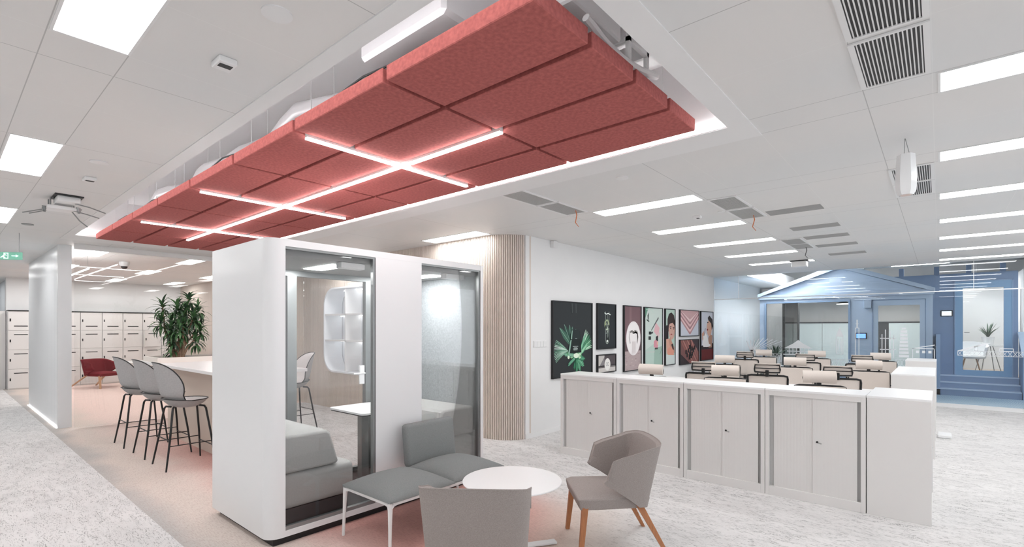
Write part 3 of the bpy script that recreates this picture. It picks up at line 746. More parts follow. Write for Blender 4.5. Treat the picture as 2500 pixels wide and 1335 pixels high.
# 5 mint poster: cosmetics flatlay
sh = [([(0, 0), (1, 0), (1, .34), (0, .28)], 'a3bfb2'), ([(0, .28), (.55, .4), (.5, 0), (0, 0)], 'bdd3c9'), ([(.0, .8), (.2, 1), (0, 1)], '6f9d88'), ([(.5, .6), (.75, .5), (.85, .66), (.62, .76)], 'e3b9be'), ([(.62, .42), (.8, .5), (.92, .6), (.75, .56)], 'd9c6c6'),
      (stroke([(.36, .62), (.78, .84)], [.012, .02]), '6b6d6e'), ([(.22, .55), (.36, .55), (.36, .60), (.22, .60)], '23292b'), ([(.2, .46), (.34, .46), (.34, .52), (.2, .52)], '2c3234'), ([(.36, .56), (.46, .57), (.45, .60), (.36, .59)], '3a4143'), ([(.62, .41), (.76, .44), (.74, .53), (.62, .51)], '2a2526'), ([(.5, .33), (.74, .31), (.76, .42), (.6, .46), (.5, .43)], 'dd9aa6'), ([(.56, .29), (.74, .29), (.74, .32), (.56, .32)], '4c4e4a'), ([(.68, .37), (.73, .37), (.73, .42), (.68, .42)], 'e9c5a4'),
      (stroke([(.16, .86), (.2, .92), (.18, .8)], .02), '2f3d38'), (stroke([(.1, .8), (.24, .77)], .012), '3c4a45'), (stroke([(.86, .2), (.98, .3)], .008), '7a8f86'), (stroke([(.08, .97), (.25, .99), (.5, .93)], .006), 'c9ddd3')]
for k in range(8): sh.append((stroke([(.1+.06*k, .24), (.12+.06*k, .26)], .008), 'd6c9c9'))
picture(9.315, 10.17, .793, 2.029, sh, 'mint green poster of cosmetics laid out flat', 'cfdcd5')
# 6 portrait with dark hair, mint background
sh = [([(.2, .6), (.2, .82), (.35, .92), (.62, .95), (.9, .9), (1, .8), (1, .6)], '352a29'), (ell(.66, .62, .34, .17, 26), 'd0a698'), ([(.2, .66), (.22, .82), (.5, .92), (.9, .9), (1, .7), (.75, .76), (.45, .74)], '3a2e2c'), ([(0, .46), (.3, .44), (.3, .7), (.1, .72), (0, .66)], '2b2325'),
      (stroke([(.44, .68), (.62, .69)], .008), '2b201f'), (stroke([(.78, .67), (.95, .665)], .008), '2b201f'), (ell(.54, .655, .06, .01), '2b201f'), (ell(.86, .645, .05, .01), '2b201f'), (ell(.62, .545, .1, .014), 'a75a57'), (stroke([(.68, .65), (.70, .59)], .012), 'bb8c7e'),
      ([(.05, .46), (.35, .47), (.6, .3), (.75, .2), (.4, .16), (.1, .2)], 'd9a795'), ([(.3, .44), (.5, .5), (.7, .4), (.95, .3), (.95, .2), (.6, .22)], 'c79684'), ([(.6, .36), (.8, .38), (.9, .26), (.75, .27)], '37292b'), ([(.2, .28), (.55, .33), (.85, .24), (.9, .16), (.3, .14)], 'dd9b86'), ([(0, 0), (1, 0), (1, .16), (0, .18)], 'cfd9d6')]
picture(10.316, 10.842, .791, 2.026, sh, 'narrow portrait of a person with dark hair resting face on hands', 'b9cfc3')
# 7 pink chevrons
sh = []
for k, c in enumerate(('b58c8f', 'e3c2c2', 'a67f83', 'ddb9ba', 'b08a8d', 'e5cbca', 'c9a4a5')):
    y_ = .06+.1*k; sh.append((([(0, .62+.08*k), (.48, y_), (.54, y_), (1, .66+.08*k), (1, 1), (0, 1)]), c))
for k in range(9): sh.append((ell(.5, .3+.06*k, .012, .012, 8), '8b6568'))
picture(11.12, 12.29, 1.408, 2.031, sh, 'pink chevron picture, upper of its pair', 'c6cad4')
# 8 dark red display on planks
sh = []
for k in range(9): sh.append(([(.0+.11*k, 1), (.07+.11*k, 1), (.62+.11*k, 0), (.55+.11*k, 0)], 'b07a72' if k % 2 else '96605a'))
sh += [([(0, 0), (0, .45), (.5, 0)], '3c3236'), ([(.62, 1), (1, 1), (1, .45)], '4a4044')]
for x, y_ in ((.3, .5), (.42, .55), (.5, .7), (.62, .62), (.7, .55), (.36, .36), (.5, .4), (.64, .4), (.76, .66), (.48, .25), (.58, .3)): sh.append(([(x-.045, y_-.09), (x+.045, y_-.09), (x+.04, y_+.09), (x-.04, y_+.09)], '2c2527'))
sh.append((stroke([(.54, .3), (.55, .95)], [.04, .012]), '2a2325'))
picture(11.12, 12.29, .752, 1.338, sh, 'dark red picture of bottles on planks, below the pink chevrons', '7a5351')
# 9 portrait in profile, maroon top
sh = [([(0, 0), (1, 0), (1, .25), (0, .25)], '6e2b2b'), ([(0, .22), (1, .22), (1, .34), (0, .30)], '3a2f30'), ([(.62, .25), (.9, .25), (.95, .5), (.7, .55), (.6, .45)], 'b58c78'), (ell(.68, .66, .22, .17, 24), 'd7ab96'), ([(.55, .88), (.7, .93), (.95, .85), (1, .7), (.9, .62), (.85, .76), (.6, .83)], '2c2424'), (ell(.56, .78, .05, .012), '2a2021'), (ell(.53, .63, .055, .02), '8c2f35'), ([(.1, .33), (.2, .5), (.35, .56), (.5, .5), (.66, .33), (.5, .27), (.2, .27)], 'f2efee'), (stroke([(.15, .42), (.1, .52), (.25, .56)], .045), 'cf9f8a'), (stroke([(.24, .5), (.36, .66)], .012), '4a3a3a'), (ell(.5, .3, .3, .035), 'f4f1f0')]
picture(12.428, 13.31, .784, 2.028, sh, 'narrow portrait of a person in profile with maroon top', 'cfd2dc')

# ------------------------------------------------------------------ tambour cabinets
def cabinet(loc, rz, lab):
    """local: 0.80 wide (x), front on -y at y=0, depth .43, height 1.02"""
    t = thing('tambour_cabinet', lab, 'cabinet', loc, rz, 'white cabinets around the desks')
    w_ = .399
    mb = MB()
    mb.box(-w_, -w_+.035, 0, .43, 0, 1.0); mb.box(w_-.035, w_, 0, .43, 0, 1.0)
    mb.box(-w_+.035, w_-.035, 0, .43, 0, .085); mb.box(-w_+.035, w_-.035, 0, .43, .955, 1.0)
    mb.box(-w_+.035, w_-.035, .41, .43, .085, .955); mb.build('body', M['white_cab'], t, bevel=.002)
    mb = MB(); mb.box(-w_, w_, -.002, .432, 1.0, 1.02, .002, 1); mb.build('top', M['white_top'], t)
    mb = MB(); mb.box(-w_+.035, -w_+.075, .035, .06, .085, .955); mb.build('door_slot', M['slot_grey'], t)
    mb = MB(); mb.box(w_-.065, w_-.035, .035, .06, .085, .955); mb.build('door_slot', M['slot_grey'], t)
    def door(x0, x1, y):
        m_ = MB(); n_ = 12; d_ = (x1-x0)/n_; pr_ = []
        for i in range(n_):
            pr_ += [(x0+i*d_, y+.0005), (x0+i*d_+.1*d_, y), (x0+i*d_+.9*d_, y)]
        pr_.append((x1, y+.0005)); pr_ += [(x1, y+.014), (x0, y+.014)]
        m_.prism(pr_, .085, .955); return m_
    a_ = door(-w_+.072, .0, .024).build('door', M['tambour'], t, 60)
    b2 = door(.0, w_-.062, .012).build('door', M['tambour'], t, 60)
    lk = MB(); lk.lathe([(0, 0), (.0095, 0), (.0095, .006), (0, .006)], (0, 0, 0), 14, T(.035, .012, .56) @ R(90, 'X')); lk.build('lock', M['black_plastic'], b2)
    k = MB(); k.box(.034, .065, -.004, -.001, .552, .556); k.box(.058, .072, -.004, -.001, .548, .556); k.build('key', M['sage'], b2)
    return t
cl = ['beside the picture wall', 'second from the picture wall', 'third from the picture wall', 'in the front row nearest the corner cabinet']
c0 = None
for i in range(4):
    x = -3.286+.802*i
    lab = f'white sliding door cabinet in the front row, {cl[i]}' if i < 3 else 'white sliding door cabinet, last of the front row before the corner unit'
    if c0 is None: c0 = cabinet((x, 5.25, 0), 0, lab)
    else: dup(c0, (x, 5.25, 0), 0, lab)
dup(c0, (-.045, 5.651, 0), PI/2, 'white corner cabinet with plain side panel toward the camera')
dup(c0, (-.037, 8.40, 0), PI/2, 'white cabinet behind the corner unit, nearer of the middle pair')
dup(c0, (-.037, 9.202, 0), PI/2, 'white cabinet behind the corner unit, farther of the middle pair')
dup(c0, (-.037, 11.95, 0), PI/2, 'farthest white cabinet, right before the glass wall')
mb = MB(); mb.box(-.02, .14, 9.55, 9.85, 0, .05, .01, 1); tag(mb.build('floor_box', M['white_metal']), 'low white floor box beside the cabinets at right', 'floor box')

# ------------------------------------------------------------------ office chairs and desks
def office_chair(lab):
    t = thing('office_chair', lab, 'office chair', (0, 0, 0), 0, 'beige and black mesh office chairs')
    # faces +y; local origin under the seat column
    bw = .25
    def back_y(z): return -.20-.10*(z-.5)/.45-.02*math.sin((z-.5)/.45*PI)
    # back frame: black loop
    L = []
    for x, z in [(-.20, .50), (-.225, .60), (-.245, .75), (-.25, .90), (-.245, .935), (-.20, .945), (0, .945), (.20, .945), (.245, .935), (.25, .90), (.245, .75), (.225, .60), (.20, .50), (0, .49), (-.20, .50)]:
        L.append((x, back_y(z)-.035*(1-(x/.25)**2), z))
    mb = MB(); mb.tube(L, .0135, 8); mb.build('back_frame', M['black_plastic'], t)
    mb = MB()
    out, inn = [], []
    for i in range(9):
        x = -bw*.99+2*bw*.99*i/8; ro, ri = [], []
        for j in range(9):
            z = .50+.44*j/8; y_ = back_y(z)-.035*(1-(x/.25)**2)
            xx_ = x*(1-.15*max(0, (.62-z)/.12)*.7)
            ro.append((xx_, y_+.006, z)); ri.append((xx_, y_+.016, z))
        out.append(ro); inn.append(ri)
    mb.shell(out, inn); mb.build('backrest', M['mesh_fab'], t)
    # headrest
    h = MB()
    H_ = []
    for x, z in [(-.155, .99), (-.16, 1.03), (-.15, 1.09), (0, 1.095), (.15, 1.09), (.16, 1.03), (.155, .99), (0, .985), (-.155, .99)]:
        H_.append((x, -.335-.02*(1-(x/.16)**2), z))
    h.tube(H_, .010, 8)
    h.tube([(-.15, -.352, 1.045), (0, -.368, 1.045), (.15, -.352, 1.045)], .007, 6)
    hf = h.build('headrest_frame', M['black_plastic'], t)
    h = MB(); out, inn = [], []
    for i in range(7):
        x = -.165+.33*i/6; ro, ri = [], []
        for j in range(7):
            q = j/6; z = .975+.135*q; yb = -.325-.02*(1-(x/.16)**2)
            ro.append((x, yb+.002-.035*(q**6), z)); ri.append((x, yb+.016+.03*math.sin(q*PI)-.035*(q**6), z+.004))
        out.append(ro); inn.append(ri)
    h.shell(out, inn); h.build('headrest_pad', M['mesh_fab'], t)
    h = MB(); h.box(-.022, .022, -.375, -.33, .93, 1.02, .006, 1); h.build('bracket', M['black_plastic'], hf)
    # lumbar support
    mb = MB(); mb.tube([(-.2, -.27, .62), (0, -.315, .60), (.2, -.27, .62)], .011, 6); mb.box(-.03, .03, -.33, -.29, .54, .62, .006, 1); mb.build('lumbar_bar', M['black_plastic'], t)
    # spine, seat, arms, base
    mb = MB(); mb.tube([(0, -.30, .56), (0, -.27, .47), (0, -.16, .41), (0, 0, .40)], .02, 8); mb.build('spine', M['black_plastic'], t)
    mb = MB(); mb.box(-.245, .245, -.2, .27, .42, .48, .028, 3); mb.build('seat', M['mesh_fab'], t)
    for s_ in (-1, 1):
        mb = MB(); mb.tube([(s_*.2, -.02, .42), (s_*.28, -.03, .44), (s_*.29, -.03, .62)], .013, 6); mb.box(s_*.29-.035, s_*.29+.035, -.13, .12, .62, .645, .01, 2)
        mb.build('armrest', M['black_plastic'], t)
    mb = MB(); mb.lathe([(.03, .08), (.03, .22), (.022, .22), (.022, .42), (0, .42)], (0, 0, 0), 14)
    for k in range(5):
        a_ = 2*PI*k/5+.3; mb.tube([(0, 0, .10), (.29*math.cos(a_), .29*math.sin(a_), .065)], [.022, .014], 6)
    bs = mb.build('base', M['black_plastic'], t)
    for k in range(5):
        a_ = 2*PI*k/5+.3; q = MB(); q.lathe([(0, -.02), (.028, -.02), (.028, .02), (0, .02)], (0, 0, 0), 12, T(.29*math.cos(a_), .29*math.sin(a_), .028) @ R(90, 'X')); q.build('caster', M['black_plastic'], bs)
    return t
def xy_of_head(x, y, rz):  # headrest top lies .34 behind the column
    return (x+math.sin(rz)*(-.34)*-1*-1, y+math.cos(rz)*.34)
chairs = [  # x, y of the headrest, heading in degrees of its facing, label
    (-2.60, 7.30, 12, 'office chair seen from behind, left of the two nearest black framed backs'),
    (-3.09, 11.1, 8, 'office chair seen from behind, farthest left, whole grey back visible'),
    (-1.81, 7.54, 10, 'office chair seen from behind in the middle of the near row'),
    (-1.94, 10.85, 8, 'office chair seen from behind, far row, below the blue house window'),
    (-1.00, 7.66, 8, 'office chair seen from behind, at right, half covered by a beige headrest'),
    (-1.06, 11.0, 6, 'office chair seen from behind, far row, rightmost black frame'),
    (-2.95, 6.33, 186, 'beige office chair alone below the mint poster, only headrest showing'),
    (-2.14, 6.80, 196, 'beige office chair facing us, left, just above the cabinet tops'),
    (-2.93, 9.30, 192, 'beige office chair facing us, second row, farthest left'),
    (-3.02, 12.3, 190, 'beige office chair facing us, far row, left'),
    (-1.83, 9.40, 190, 'beige office chair facing us, second row, middle, full back visible'),
    (-2.00, 12.4, 190, 'beige office chair facing us, far row, middle'),
    (-1.04, 6.60, 196, 'nearest beige office chair facing us, over the front cabinets'),
    (-.81, 9.25, 188, 'beige office chair facing us, second row, right, beside the white cabinets'),
    (-.88, 12.2, 188, 'beige office chair facing us, far row, rightmost'),
]
oc0 = None
for x, y, a_, lab in chairs:
    r_ = math.radians(a_)
    fx, fy = -math.sin(r_), math.cos(r_)           # facing direction for a rotation of a_
    px_, py_ = x+fx*.34, y+fy*.34
    if oc0 is None:
        oc0 = office_chair(lab); oc0.location = (px_, py_, 0); oc0.rotation_euler = (0, 0, r_)
    else: dup(oc0, (px_, py_, 0), r_, lab)
def desk(x0, x1, y0, y1, lab):
    t = thing('office_desk', lab, 'desk', ((x0+x1)/2, (y0+y1)/2, 0), 0, 'white office desks')
    a_, b2 = (x1-x0)/2, (y1-y0)/2
    mb = MB(); mb.box(-a_, a_, -b2, b2, .71, .735, .003, 1); mb.build('desktop', M['white_top'], t)
    for sx_ in (-1, 1):
        for sy_ in (-1, 1):
            mb = MB(); mb.box(sx_*(a_-.06)-.025, sx_*(a_-.06)+.025, sy_*(b2-.05)-.025, sy_*(b2-.05)+.025, 0, .71); mb.build('leg', M['white_metal'], t)
desk(-4.4, -.55, 8.22, 8.68, 'long white desk between the near and second rows of chairs')
desk(-4.4, -.55, 11.58, 12.0, 'long white desk between the two farthest rows of chairs')

# ------------------------------------------------------------------ meeting booth
bx0, bx1, by0, by1, bz0, bz1 = -4.76, -3.67, 1.575, 3.81, .055, 2.262
t = thing('meeting_booth', 'large white freestanding meeting booth with glass front and rounded corner', 'meeting booth', (0, 0, 0))
arc = [(-3.77+.10*math.sin(math.radians(q)), 1.675-.10*math.cos(math.radians(q))) for q in range(0, 91, 10)]
mb = MB(); mb.prism([(bx0, by0)]+arc+[(-3.67, 1.703), (-3.72, 1.703), (-3.72, 1.64), (bx0, 1.64)], bz0, bz1); mb.build('side_wall', M['pod'], t, 30)
mb = MB(); mb.box(bx0, bx1, 3.765, by1, bz0, bz1, .006, 2); mb.build('side_wall', M['pod'], t)
mb = MB(); mb.box(-3.72, bx1, 1.703, 3.765, bz0, .100); mb.build('front_sill', M['pod'], t)
mb = MB(); mb.box(-3.72, bx1, 1.703, 3.765, 2.208, bz1); mb.build('front_header', M['pod'], t)
mb = MB(); mb.box(-3.715, bx1-.001, 2.479, 2.98, .100, 2.208); mb.build('front_panel', M['pod'], t, label='blank white panel between the two glass panes')
mb = MB(); mb.box(bx0+.01, -3.72, 1.64, 3.765, 2.21, bz1-.001); mb.build('roof', M['pod'], t)
mb = MB(); mb.box(bx0+.03, -3.70, by0+.05, by1-.03, 0, bz0); mb.build('plinth', M['black_plastic'], t)
mb = MB(); mb.box(bx0+.01, -3.72, 1.64, 3.765, bz0, .09); mb.build('booth_floor', M['dark_grey'], t)
# grey inner frames and panes of the two front windows
for y0, y1 in ((1.703, 2.479), (2.98, 3.765)):
    fr = MB()
    fr.box(-3.712, -3.675, y0, y1, .100, .128); fr.box(-3.712, -3.675, y0, y1, 2.19, 2.208)
    fr.box(-3.712, -3.675, y1-.022, y1, .128, 2.19)
    fo = fr.build('window_frame', M['grey_metal'], t)
    gs = MB(); gs.box(-3.700, -3.672, y1-.004, y1, .11, 2.2); gs.build('gasket', M['black_plastic'], fo)
    gl = MB(); gl.box(-3.700, -3.692, y0+.002, y1-.02, .125, 2.195); gl.build('pane', M['glass_pod'], fo)
# back wall: two posts, header, panes, door with handle
mb = MB(); mb.box(bx0, bx0+.06, 1.64, 3.765, 2.10, 2.21); mb.box(bx0, bx0+.06, 1.64, 3.765, .09, .13); mb.box(bx0, bx0+.06, 2.20, 2.29, .13, 2.10); mb.box(bx0, bx0+.06, 3.05, 3.13, .13, 2.10); mb.box(bx0, bx0+.06, 3.20, 3.765, .13, 2.10)
mb.build('back_frame', M['grey_metal'], t)
d = MB(); d.box(bx0+.02, bx0+.028, 2.29, 3.05, .13, 2.10); dd = d.build('door', M['glass_pod'], t)
h = MB(); h.box(bx0+.028, bx0+.05, 2.985, 3.045, 1.0, 1.20, .004, 1); h.tube([(bx0+.05, 3.015, 1.12), (bx0+.10, 3.015, 1.12), (bx0+.10, 2.88, 1.12)], .009, 8); h.build('handle', M['white_metal'], dd)
g = MB(); g.box(bx0+.02, bx0+.028, 1.64, 2.20, .13, 2.10); g.build('back_pane', M['glass_pod'], t)
# felt lining on the right wall and lower left wall, ceiling with light, fan vent
mb = MB(); mb.box(bx0+.07, -3.73, 3.735, 3.764, .09, 2.15, .003, 1); mb.build('felt_lining', M['felt_grey'], t)
mb = MB(); mb.box(bx0+.07, -3.73, 1.641, 1.66, .09, 2.15); mb.build('felt_lining', M['felt_grey'], t)
mb = MB(); mb.box(bx0+.07, -3.73, 1.66, 3.735, 2.15, 2.209); mb.build('booth_ceiling', mat('booth ceiling grey', (170, 170, 169), .6), t)
for y in (2.32, 3.42):
    mb = MB(); mb.box(-4.45, -3.95, y-.09, y+.09, 2.145, 2.1495, .002, 1); mb.build('booth_light', M['podled'], t)
mb = MB(); mb.box(-3.83, -3.74, 2.20, 2.42, 2.10, 2.149, .004, 1); mb.box(-3.83, -3.74, 3.35, 3.6, 2.10, 2.149, .004, 1); mb.build('sensor_strip', M['white_metal'], t)

def booth_sofa(y_wall, sgn, lab):
    t = thing('booth_sofa', lab, 'sofa', (-4.20, y_wall, .09), 0 if sgn > 0 else PI, 'grey sofas inside the booth')
    # local +y leaves the wall
    mb = MB(); mb.box(-.44, .44, .03, .60, 0, .13); mb.build('plinth', M['dark_grey'], t)
    mb = MB(); mb.box(-.46, .46, .0, .66, .13, .40, .05, 4); mb.build('seat', M['sofa_fab'], t)
    mb = MB()
    mb.prism([(.0, .405), (.50, .405), (.51, .43), (.44, .665), (.41, .69), (.0, .69)], -.46, .46, Matrix(((0, 0, 1, 0), (1, 0, 0, 0), (0, 1, 0, 0), (0, 0, 0, 1))))
    mb.build('backrest', M['sofa_fab'], t, 20, bevel=.02)
booth_sofa(1.663, 1, 'grey sofa inside the booth at the left end')
booth_sofa(3.732, -1, 'grey sofa inside the booth at the right end, behind the lounge bench')
t = thing('booth_table', 'small white table with dark edge inside the booth', 'table', (-4.38, 2.86, .09))
mb = MB(); mb.box(-.30, .30, -.25, .25, .690, .706, .0, 1)
mb = MB(); mb.prism(rrect(-.31, .31, -.25, .25, .05, 5), .692, .71); mb.build('tabletop', M['white_top'], t)
mb = MB(); mb.prism(rrect(-.305, .305, -.245, .245, .05, 5), .682, .6915); mb.build('edge', M['dark_grey'], t)
mb = MB(); mb.box(-.02, .06, -.10, -.02, .012, .682, .004, 1); mb.build('leg', M['grey_metal'], t)
mb = MB(); mb.box(-.2, .2, -.18, .18, 0, .012, .003, 1); mb.build('foot', M['dark_grey'], t)

# ------------------------------------------------------------------ lounge bench
def pad(x0, x1, y0, y1, z0, z1, r, dome, n=20):
    """cushion: rounded edge, domed top"""
    def q(i, j, top):
        u = -1+2*i/n; v_ = -1+2*j/n
        e_ = max(abs(u), abs(v_))
        x = (x0+x1)/2+u*(x1-x0)/2; y = (y0+y1)/2+v_*(y1-y0)/2
        k = (1-abs(u)**4)*(1-abs(v_)**4)
        if top: return (x, y, z0+(z1-z0)*(.35+.65*min(1, (1-e_**6)))+dome*((1-u*u)*(1-v_*v_))**.7)
        return (x, y, z0+(0 if e_ < .99 else .004))
    return [[q(i, j, True) for j in range(n+1)] for i in range(n+1)], [[q(i, j, False) for j in range(n+1)] for i in range(n+1)]
t = thing('lounge_bench', 'grey two seat lounge bench with one backrest and white metal legs', 'bench', (-3.2, 2.68, 0))
mb = MB(); a_, b2 = pad(-.30, .315, -.615, -.003, .376, .420, .02, .055); mb.shell(a_, b2); mb.build('seat', M['bench_fab'], t, 60)
mb = MB(); a_, b2 = pad(-.30, .30, .003, .595, .376, .420, .02, .055); mb.shell(a_, b2); mb.build('seat', M['bench_fab'], t, 60)
mb = MB(); mb.box(-.045, .045, -.285, .285, -.19, .19, .038, 4, T(-.355, .30, .565) @ R(-7, 'Y')); mb.build('backrest', M['bench_fab'], t)
mb = MB()
for a in ((-.29, .30, -.605, -.58), (-.29, .30, .56, .585), (-.29, -.265, -.58, .56), (.275, .30, -.58, .56), (-.265, .275, -.012, .012)): mb.box(*a, .352, .376)
mb.build('frame', M['white_metal'], t, bevel=.004)
for sx_, sy_, yb in ((-1, -1, -.60), (1, -1, -.60), (-1, 1, .58), (1, 1, .58)):
    x = -.285 if sx_ < 0 else .295
    m_ = MB(); m_.tube([(x-.01*sx_, yb, .375), (x, yb, .33), (x+.004*sx_, yb+.004*sy_, .2), (x+.01*sx_, yb+.01*sy_, 0)], [.020, .017, .013, .011], 10)
    m_.tube([(x, yb, .335), (x-.03*sx_, yb, .357), (x-.09*sx_, yb, .364)], [.013, .010, .007], 8); m_.tube([(x, yb, .335), (x, yb-.03*sy_, .357), (x, yb-.09*sy_, .364)], [.013, .010, .007], 8)
    m_.build('leg', M['white_metal'], t)

# ------------------------------------------------------------------ round table
t = thing('round_table', 'low round white table between the bench and the grey armchairs', 'table', (-2.35, 2.74, 0))
mb = MB(); mb.lathe([(0, .487), (.33, .487), (.357, .492), (.36, .497), (.357, .502), (0, .502)], (0, 0, 0), 64); mb.build('tabletop', M['white_top'], t)
mb = MB(); mb.lathe([(.03, .03), (.022, .06), (.022, .45), (.06, .487), (0, .487)], (0, 0, 0), 20); mb.build('column', M['white_metal'], t)
for k in range(4):
    m_ = MB(); m_.box(.0, .34, -.03, .03, .004, .022, .004, 1, R(57.5+90*k)); m_.build('foot', M['white_metal'], t)

# ------------------------------------------------------------------ armchairs
def armchair(lab, fab, wood, cat='armchair', grp=None, splay=1.0, name='armchair'):
    t = thing(name, lab, cat, (0, 0, 0), 0, grp)
    # local +y forward. columns of the wrapping shell: plan point at bottom, plan point at top, z bottom, z top
    colm = []
    side = [  # y_bottom, y_top, x, zb, zt
        (.128, .105, .272, .520, .545), (.110, .065, .274, .500, .675), (.02, .0, .278, .448, .700), (-.06, -.11, .280, .395, .730), (-.125, -.205, .276, .345, .760)]
    for yb, yt, x, zb, zt in side: colm.append(((-x, yb), (-(x+.022), yt), zb, zt))
    for k in range(1, 12):
        a_ = PI*k/12; cxb = -math.cos(a_)
        sx_ = math.copysign(abs(cxb)**.85, cxb)
        dy = math.sin(a_)**.62
        colm.append(((.270*sx_, -.135-.085*dy), (.292*sx_, -.215-.105*dy), .342, .765+.02*math.sin(a_)))
    for yb, yt, x, zb, zt in side[::-1]: colm.append(((x, yb), ((x+.022), yt), zb, zt))
    out, inn = [], []; N = len(colm); nz = 8
    for i, (pb, pt, zb, zt) in enumerate(colm):
        p0 = colm[max(i-1, 0)]; p1 = colm[min(i+1, N-1)]
        tx, ty = p1[0][0]-p0[0][0], p1[0][1]-p0[0][1]; l = math.hypot(tx, ty) or 1
        nx, ny = -ty/l, tx/l                        # inward normal (to the left of travel)
        th = .034
        ro, ri = [], []
        for j in range(nz):
            q = j/(nz-1)
            x = pb[0]+(pt[0]-pb[0])*q; y = pb[1]+(pt[1]-pb[1])*q; z = zb+(zt-zb)*q
            ro.append((x, y, z))
            e_ = .006 if j in (0, nz-1) else 0
            ri.append((x+nx*th, y+ny*th, z-(.012 if j == nz-1 else 0)+(.008 if j == 0 else 0)))
        out.append(ro); inn.append(ri)
    mb = MB(); mb.shell(out, inn); sh_ = mb.build('backrest', fab, t, 62, bevel=.005)
    # seam piping along the top rim
    rim = [Vector(o_[-1])+(Vector(i_[-1])-Vector(o_[-1]))*.08 for o_, i_ in zip(out, inn)]
    mb = MB(); mb.tube(rim, .004, 6); mb.build('piping', fab, sh_)
    # seat
    mb = MB(); ou, bo = [], []
    n = 12
    for i in range(n+1):
        ru, rb_ = [], []
        for j in range(n+1):
            u = -1+2*i/n; v_ = -1+2*j/n; y = .045+v_*.265
            hw = .255+.015*v_
            uu = u; x = uu*hw
            if abs(u) > .9 and abs(v_) > .9: x *= .97; y = .045+v_*.258
            e_ = max(abs(u), abs(v_))
            ru.append((x, y, .425-.022*(e_**10)+.018*(1-u*u)*(1-v_*v_))); rb_.append((x*.95, .045+v_*.245, .325))
        ou.append(ru); bo.append(rb_)
    mb.shell(ou, bo); mb.build('seat', fab, t, 40, bevel=.008)
    for sx_ in (-1, 1):
        mb = MB(); mb.box(-.5, .5, -.5, .5, 0, 1)
        for v_ in mb.bm.verts:
            q = v_.co.z; w_ = .030+.012*q
            cx_ = sx_*(.235+.02*(1-q)*splay); cy_ = .255+.035*(1-q)*splay
            v_.co = Vector((cx_+v_.co.x*w_, cy_+v_.co.y*w_, q*.345))
        mb.build('leg', wood, t)
        mb = MB(); mb.box(-.5, .5, -.5, .5, 0, 1)
        for v_ in mb.bm.verts:
            q = v_.co.z; w_ = .026+.026*q
            cx_ = sx_*(.225+.04*(1-q)*splay); cy_ = -.13-.20*(1-q)*splay
            v_.co = Vector((cx_+v_.co.x*.034, cy_+v_.co.y*w_, q*.36))
        mb.build('leg', wood, t)
    return t
ar = armchair('taupe grey armchair with oak legs right of the round table', M['chair_fab'], M['wood'], grp='grey armchairs at the round table')
ar.location = (-1.87, 3.33, 0); ar.rotation_euler = (0, 0, math.atan2(.71, -.70))
dup(ar, (-1.99, 2.03, 0), math.radians(37), 'taupe grey armchair seen from behind, cut by the bottom edge')

# ------------------------------------------------------------------ bar stools
def bar_stool(lab):
    t = thing('bar_stool', lab, 'bar stool', (0, 0, 0), 0, 'grey upholstered bar stools')
    n, m_ = 32, 9
    zc, aa, bb = .955, .228, .258
    def pt(a_, r_, side):
        sx_ = math.cos(a_); sz = math.sin(a_)
        sx_ = math.copysign(abs(sx_)**.62, sx_); sz = math.copysign(abs(sz)**.9, sz)
        nar = 1-.06*max(0, sz)
        x = aa*r_*sx_*nar; z = zc+bb*r_*sz
        y = -.225-.11*(z-.74)/.5+.19*(abs(x)/aa)**2+.17*max(0, (.84-z)/.14)**1.6
        th = .06*(1-r_**6)
        return (x, y+(th if side else 0), z)
    mb = MB()
    for side in (0, 1):
        mb.grid(lambda u, v_: pt(2*PI*u, v_**.9, side), n, m_, True, mi=side)
    bmesh.ops.remove_doubles(mb.bm, verts=mb.bm.verts[:], dist=.0008); bmesh.ops.recalc_face_normals(mb.bm, faces=mb.bm.faces[:])
    bk = mb.build('backrest', [M['stool_fab'], M['stool_in']], t, 80)
    mb = MB(); mb.tube([pt(2*PI*k/40, 1.0, 0) for k in range(41)], .0065, 6, cap=False); mb.build('piping', M['black'], bk)
    def sp(a_, r_, side):
        x = .225*r_*math.cos(a_); y = .235*r_*math.sin(a_)
        x *= 1-.08*max(0, math.sin(a_))
        z = .735+.03*(r_**3)+.025*max(0, -math.sin(a_))*r_**2
        return (x, y, z+(.0 if side else -.065*(1-r_**4)))
    mb = MB()
    for side in (0, 1): mb.grid(lambda u, v_: sp(2*PI*u, v_, side), n, m_, True, mi=side)
    bmesh.ops.remove_doubles(mb.bm, verts=mb.bm.verts[:], dist=.0008); bmesh.ops.recalc_face_normals(mb.bm, faces=mb.bm.faces[:])
    st = mb.build('seat', [M['stool_fab'], M['stool_in']], t, 80)
    mb = MB(); mb.tube([sp(2*PI*k/40, 1.0, 0) for k in range(41)], .006, 6, cap=False); mb.build('piping', M['black'], st)
    feet = []
    for sx_ in (-1, 1):
        for sy_ in (-1, 1):
            fx, fy = sx_*.262, sy_*.25-.01
            p0 = (sx_*.05, sy_*.13, .682); p1 = (sx_*.13, sy_*.16, .680); p2 = (sx_*.155, sy_*.17, .655)
            mb = MB(); mb.tube([p0, p1, p2, (sx_*.209, sy_*.21, .33), (fx, fy, 0)], [.0115]*4+[.009], 8); mb.build('leg', M['black'], t)
    def leg_at(sx_, sy_, z):
        q = (.655-z)/.655; return (sx_*(.155+.107*q), sy_*(.17+.08*q)-.01*q, z)
    mb = MB()
    for a_, b2, z in (((-1, -1), (-1, 1), .27), ((1, -1), (1, 1), .27), ((-1, 1), (1, 1), .22), ((-1, -1), (1, -1), .33)):
        mb.tube([leg_at(*a_, z), leg_at(*b2, z)], .006, 6)
    mb.build('footrest', M['black'], t)
    return t
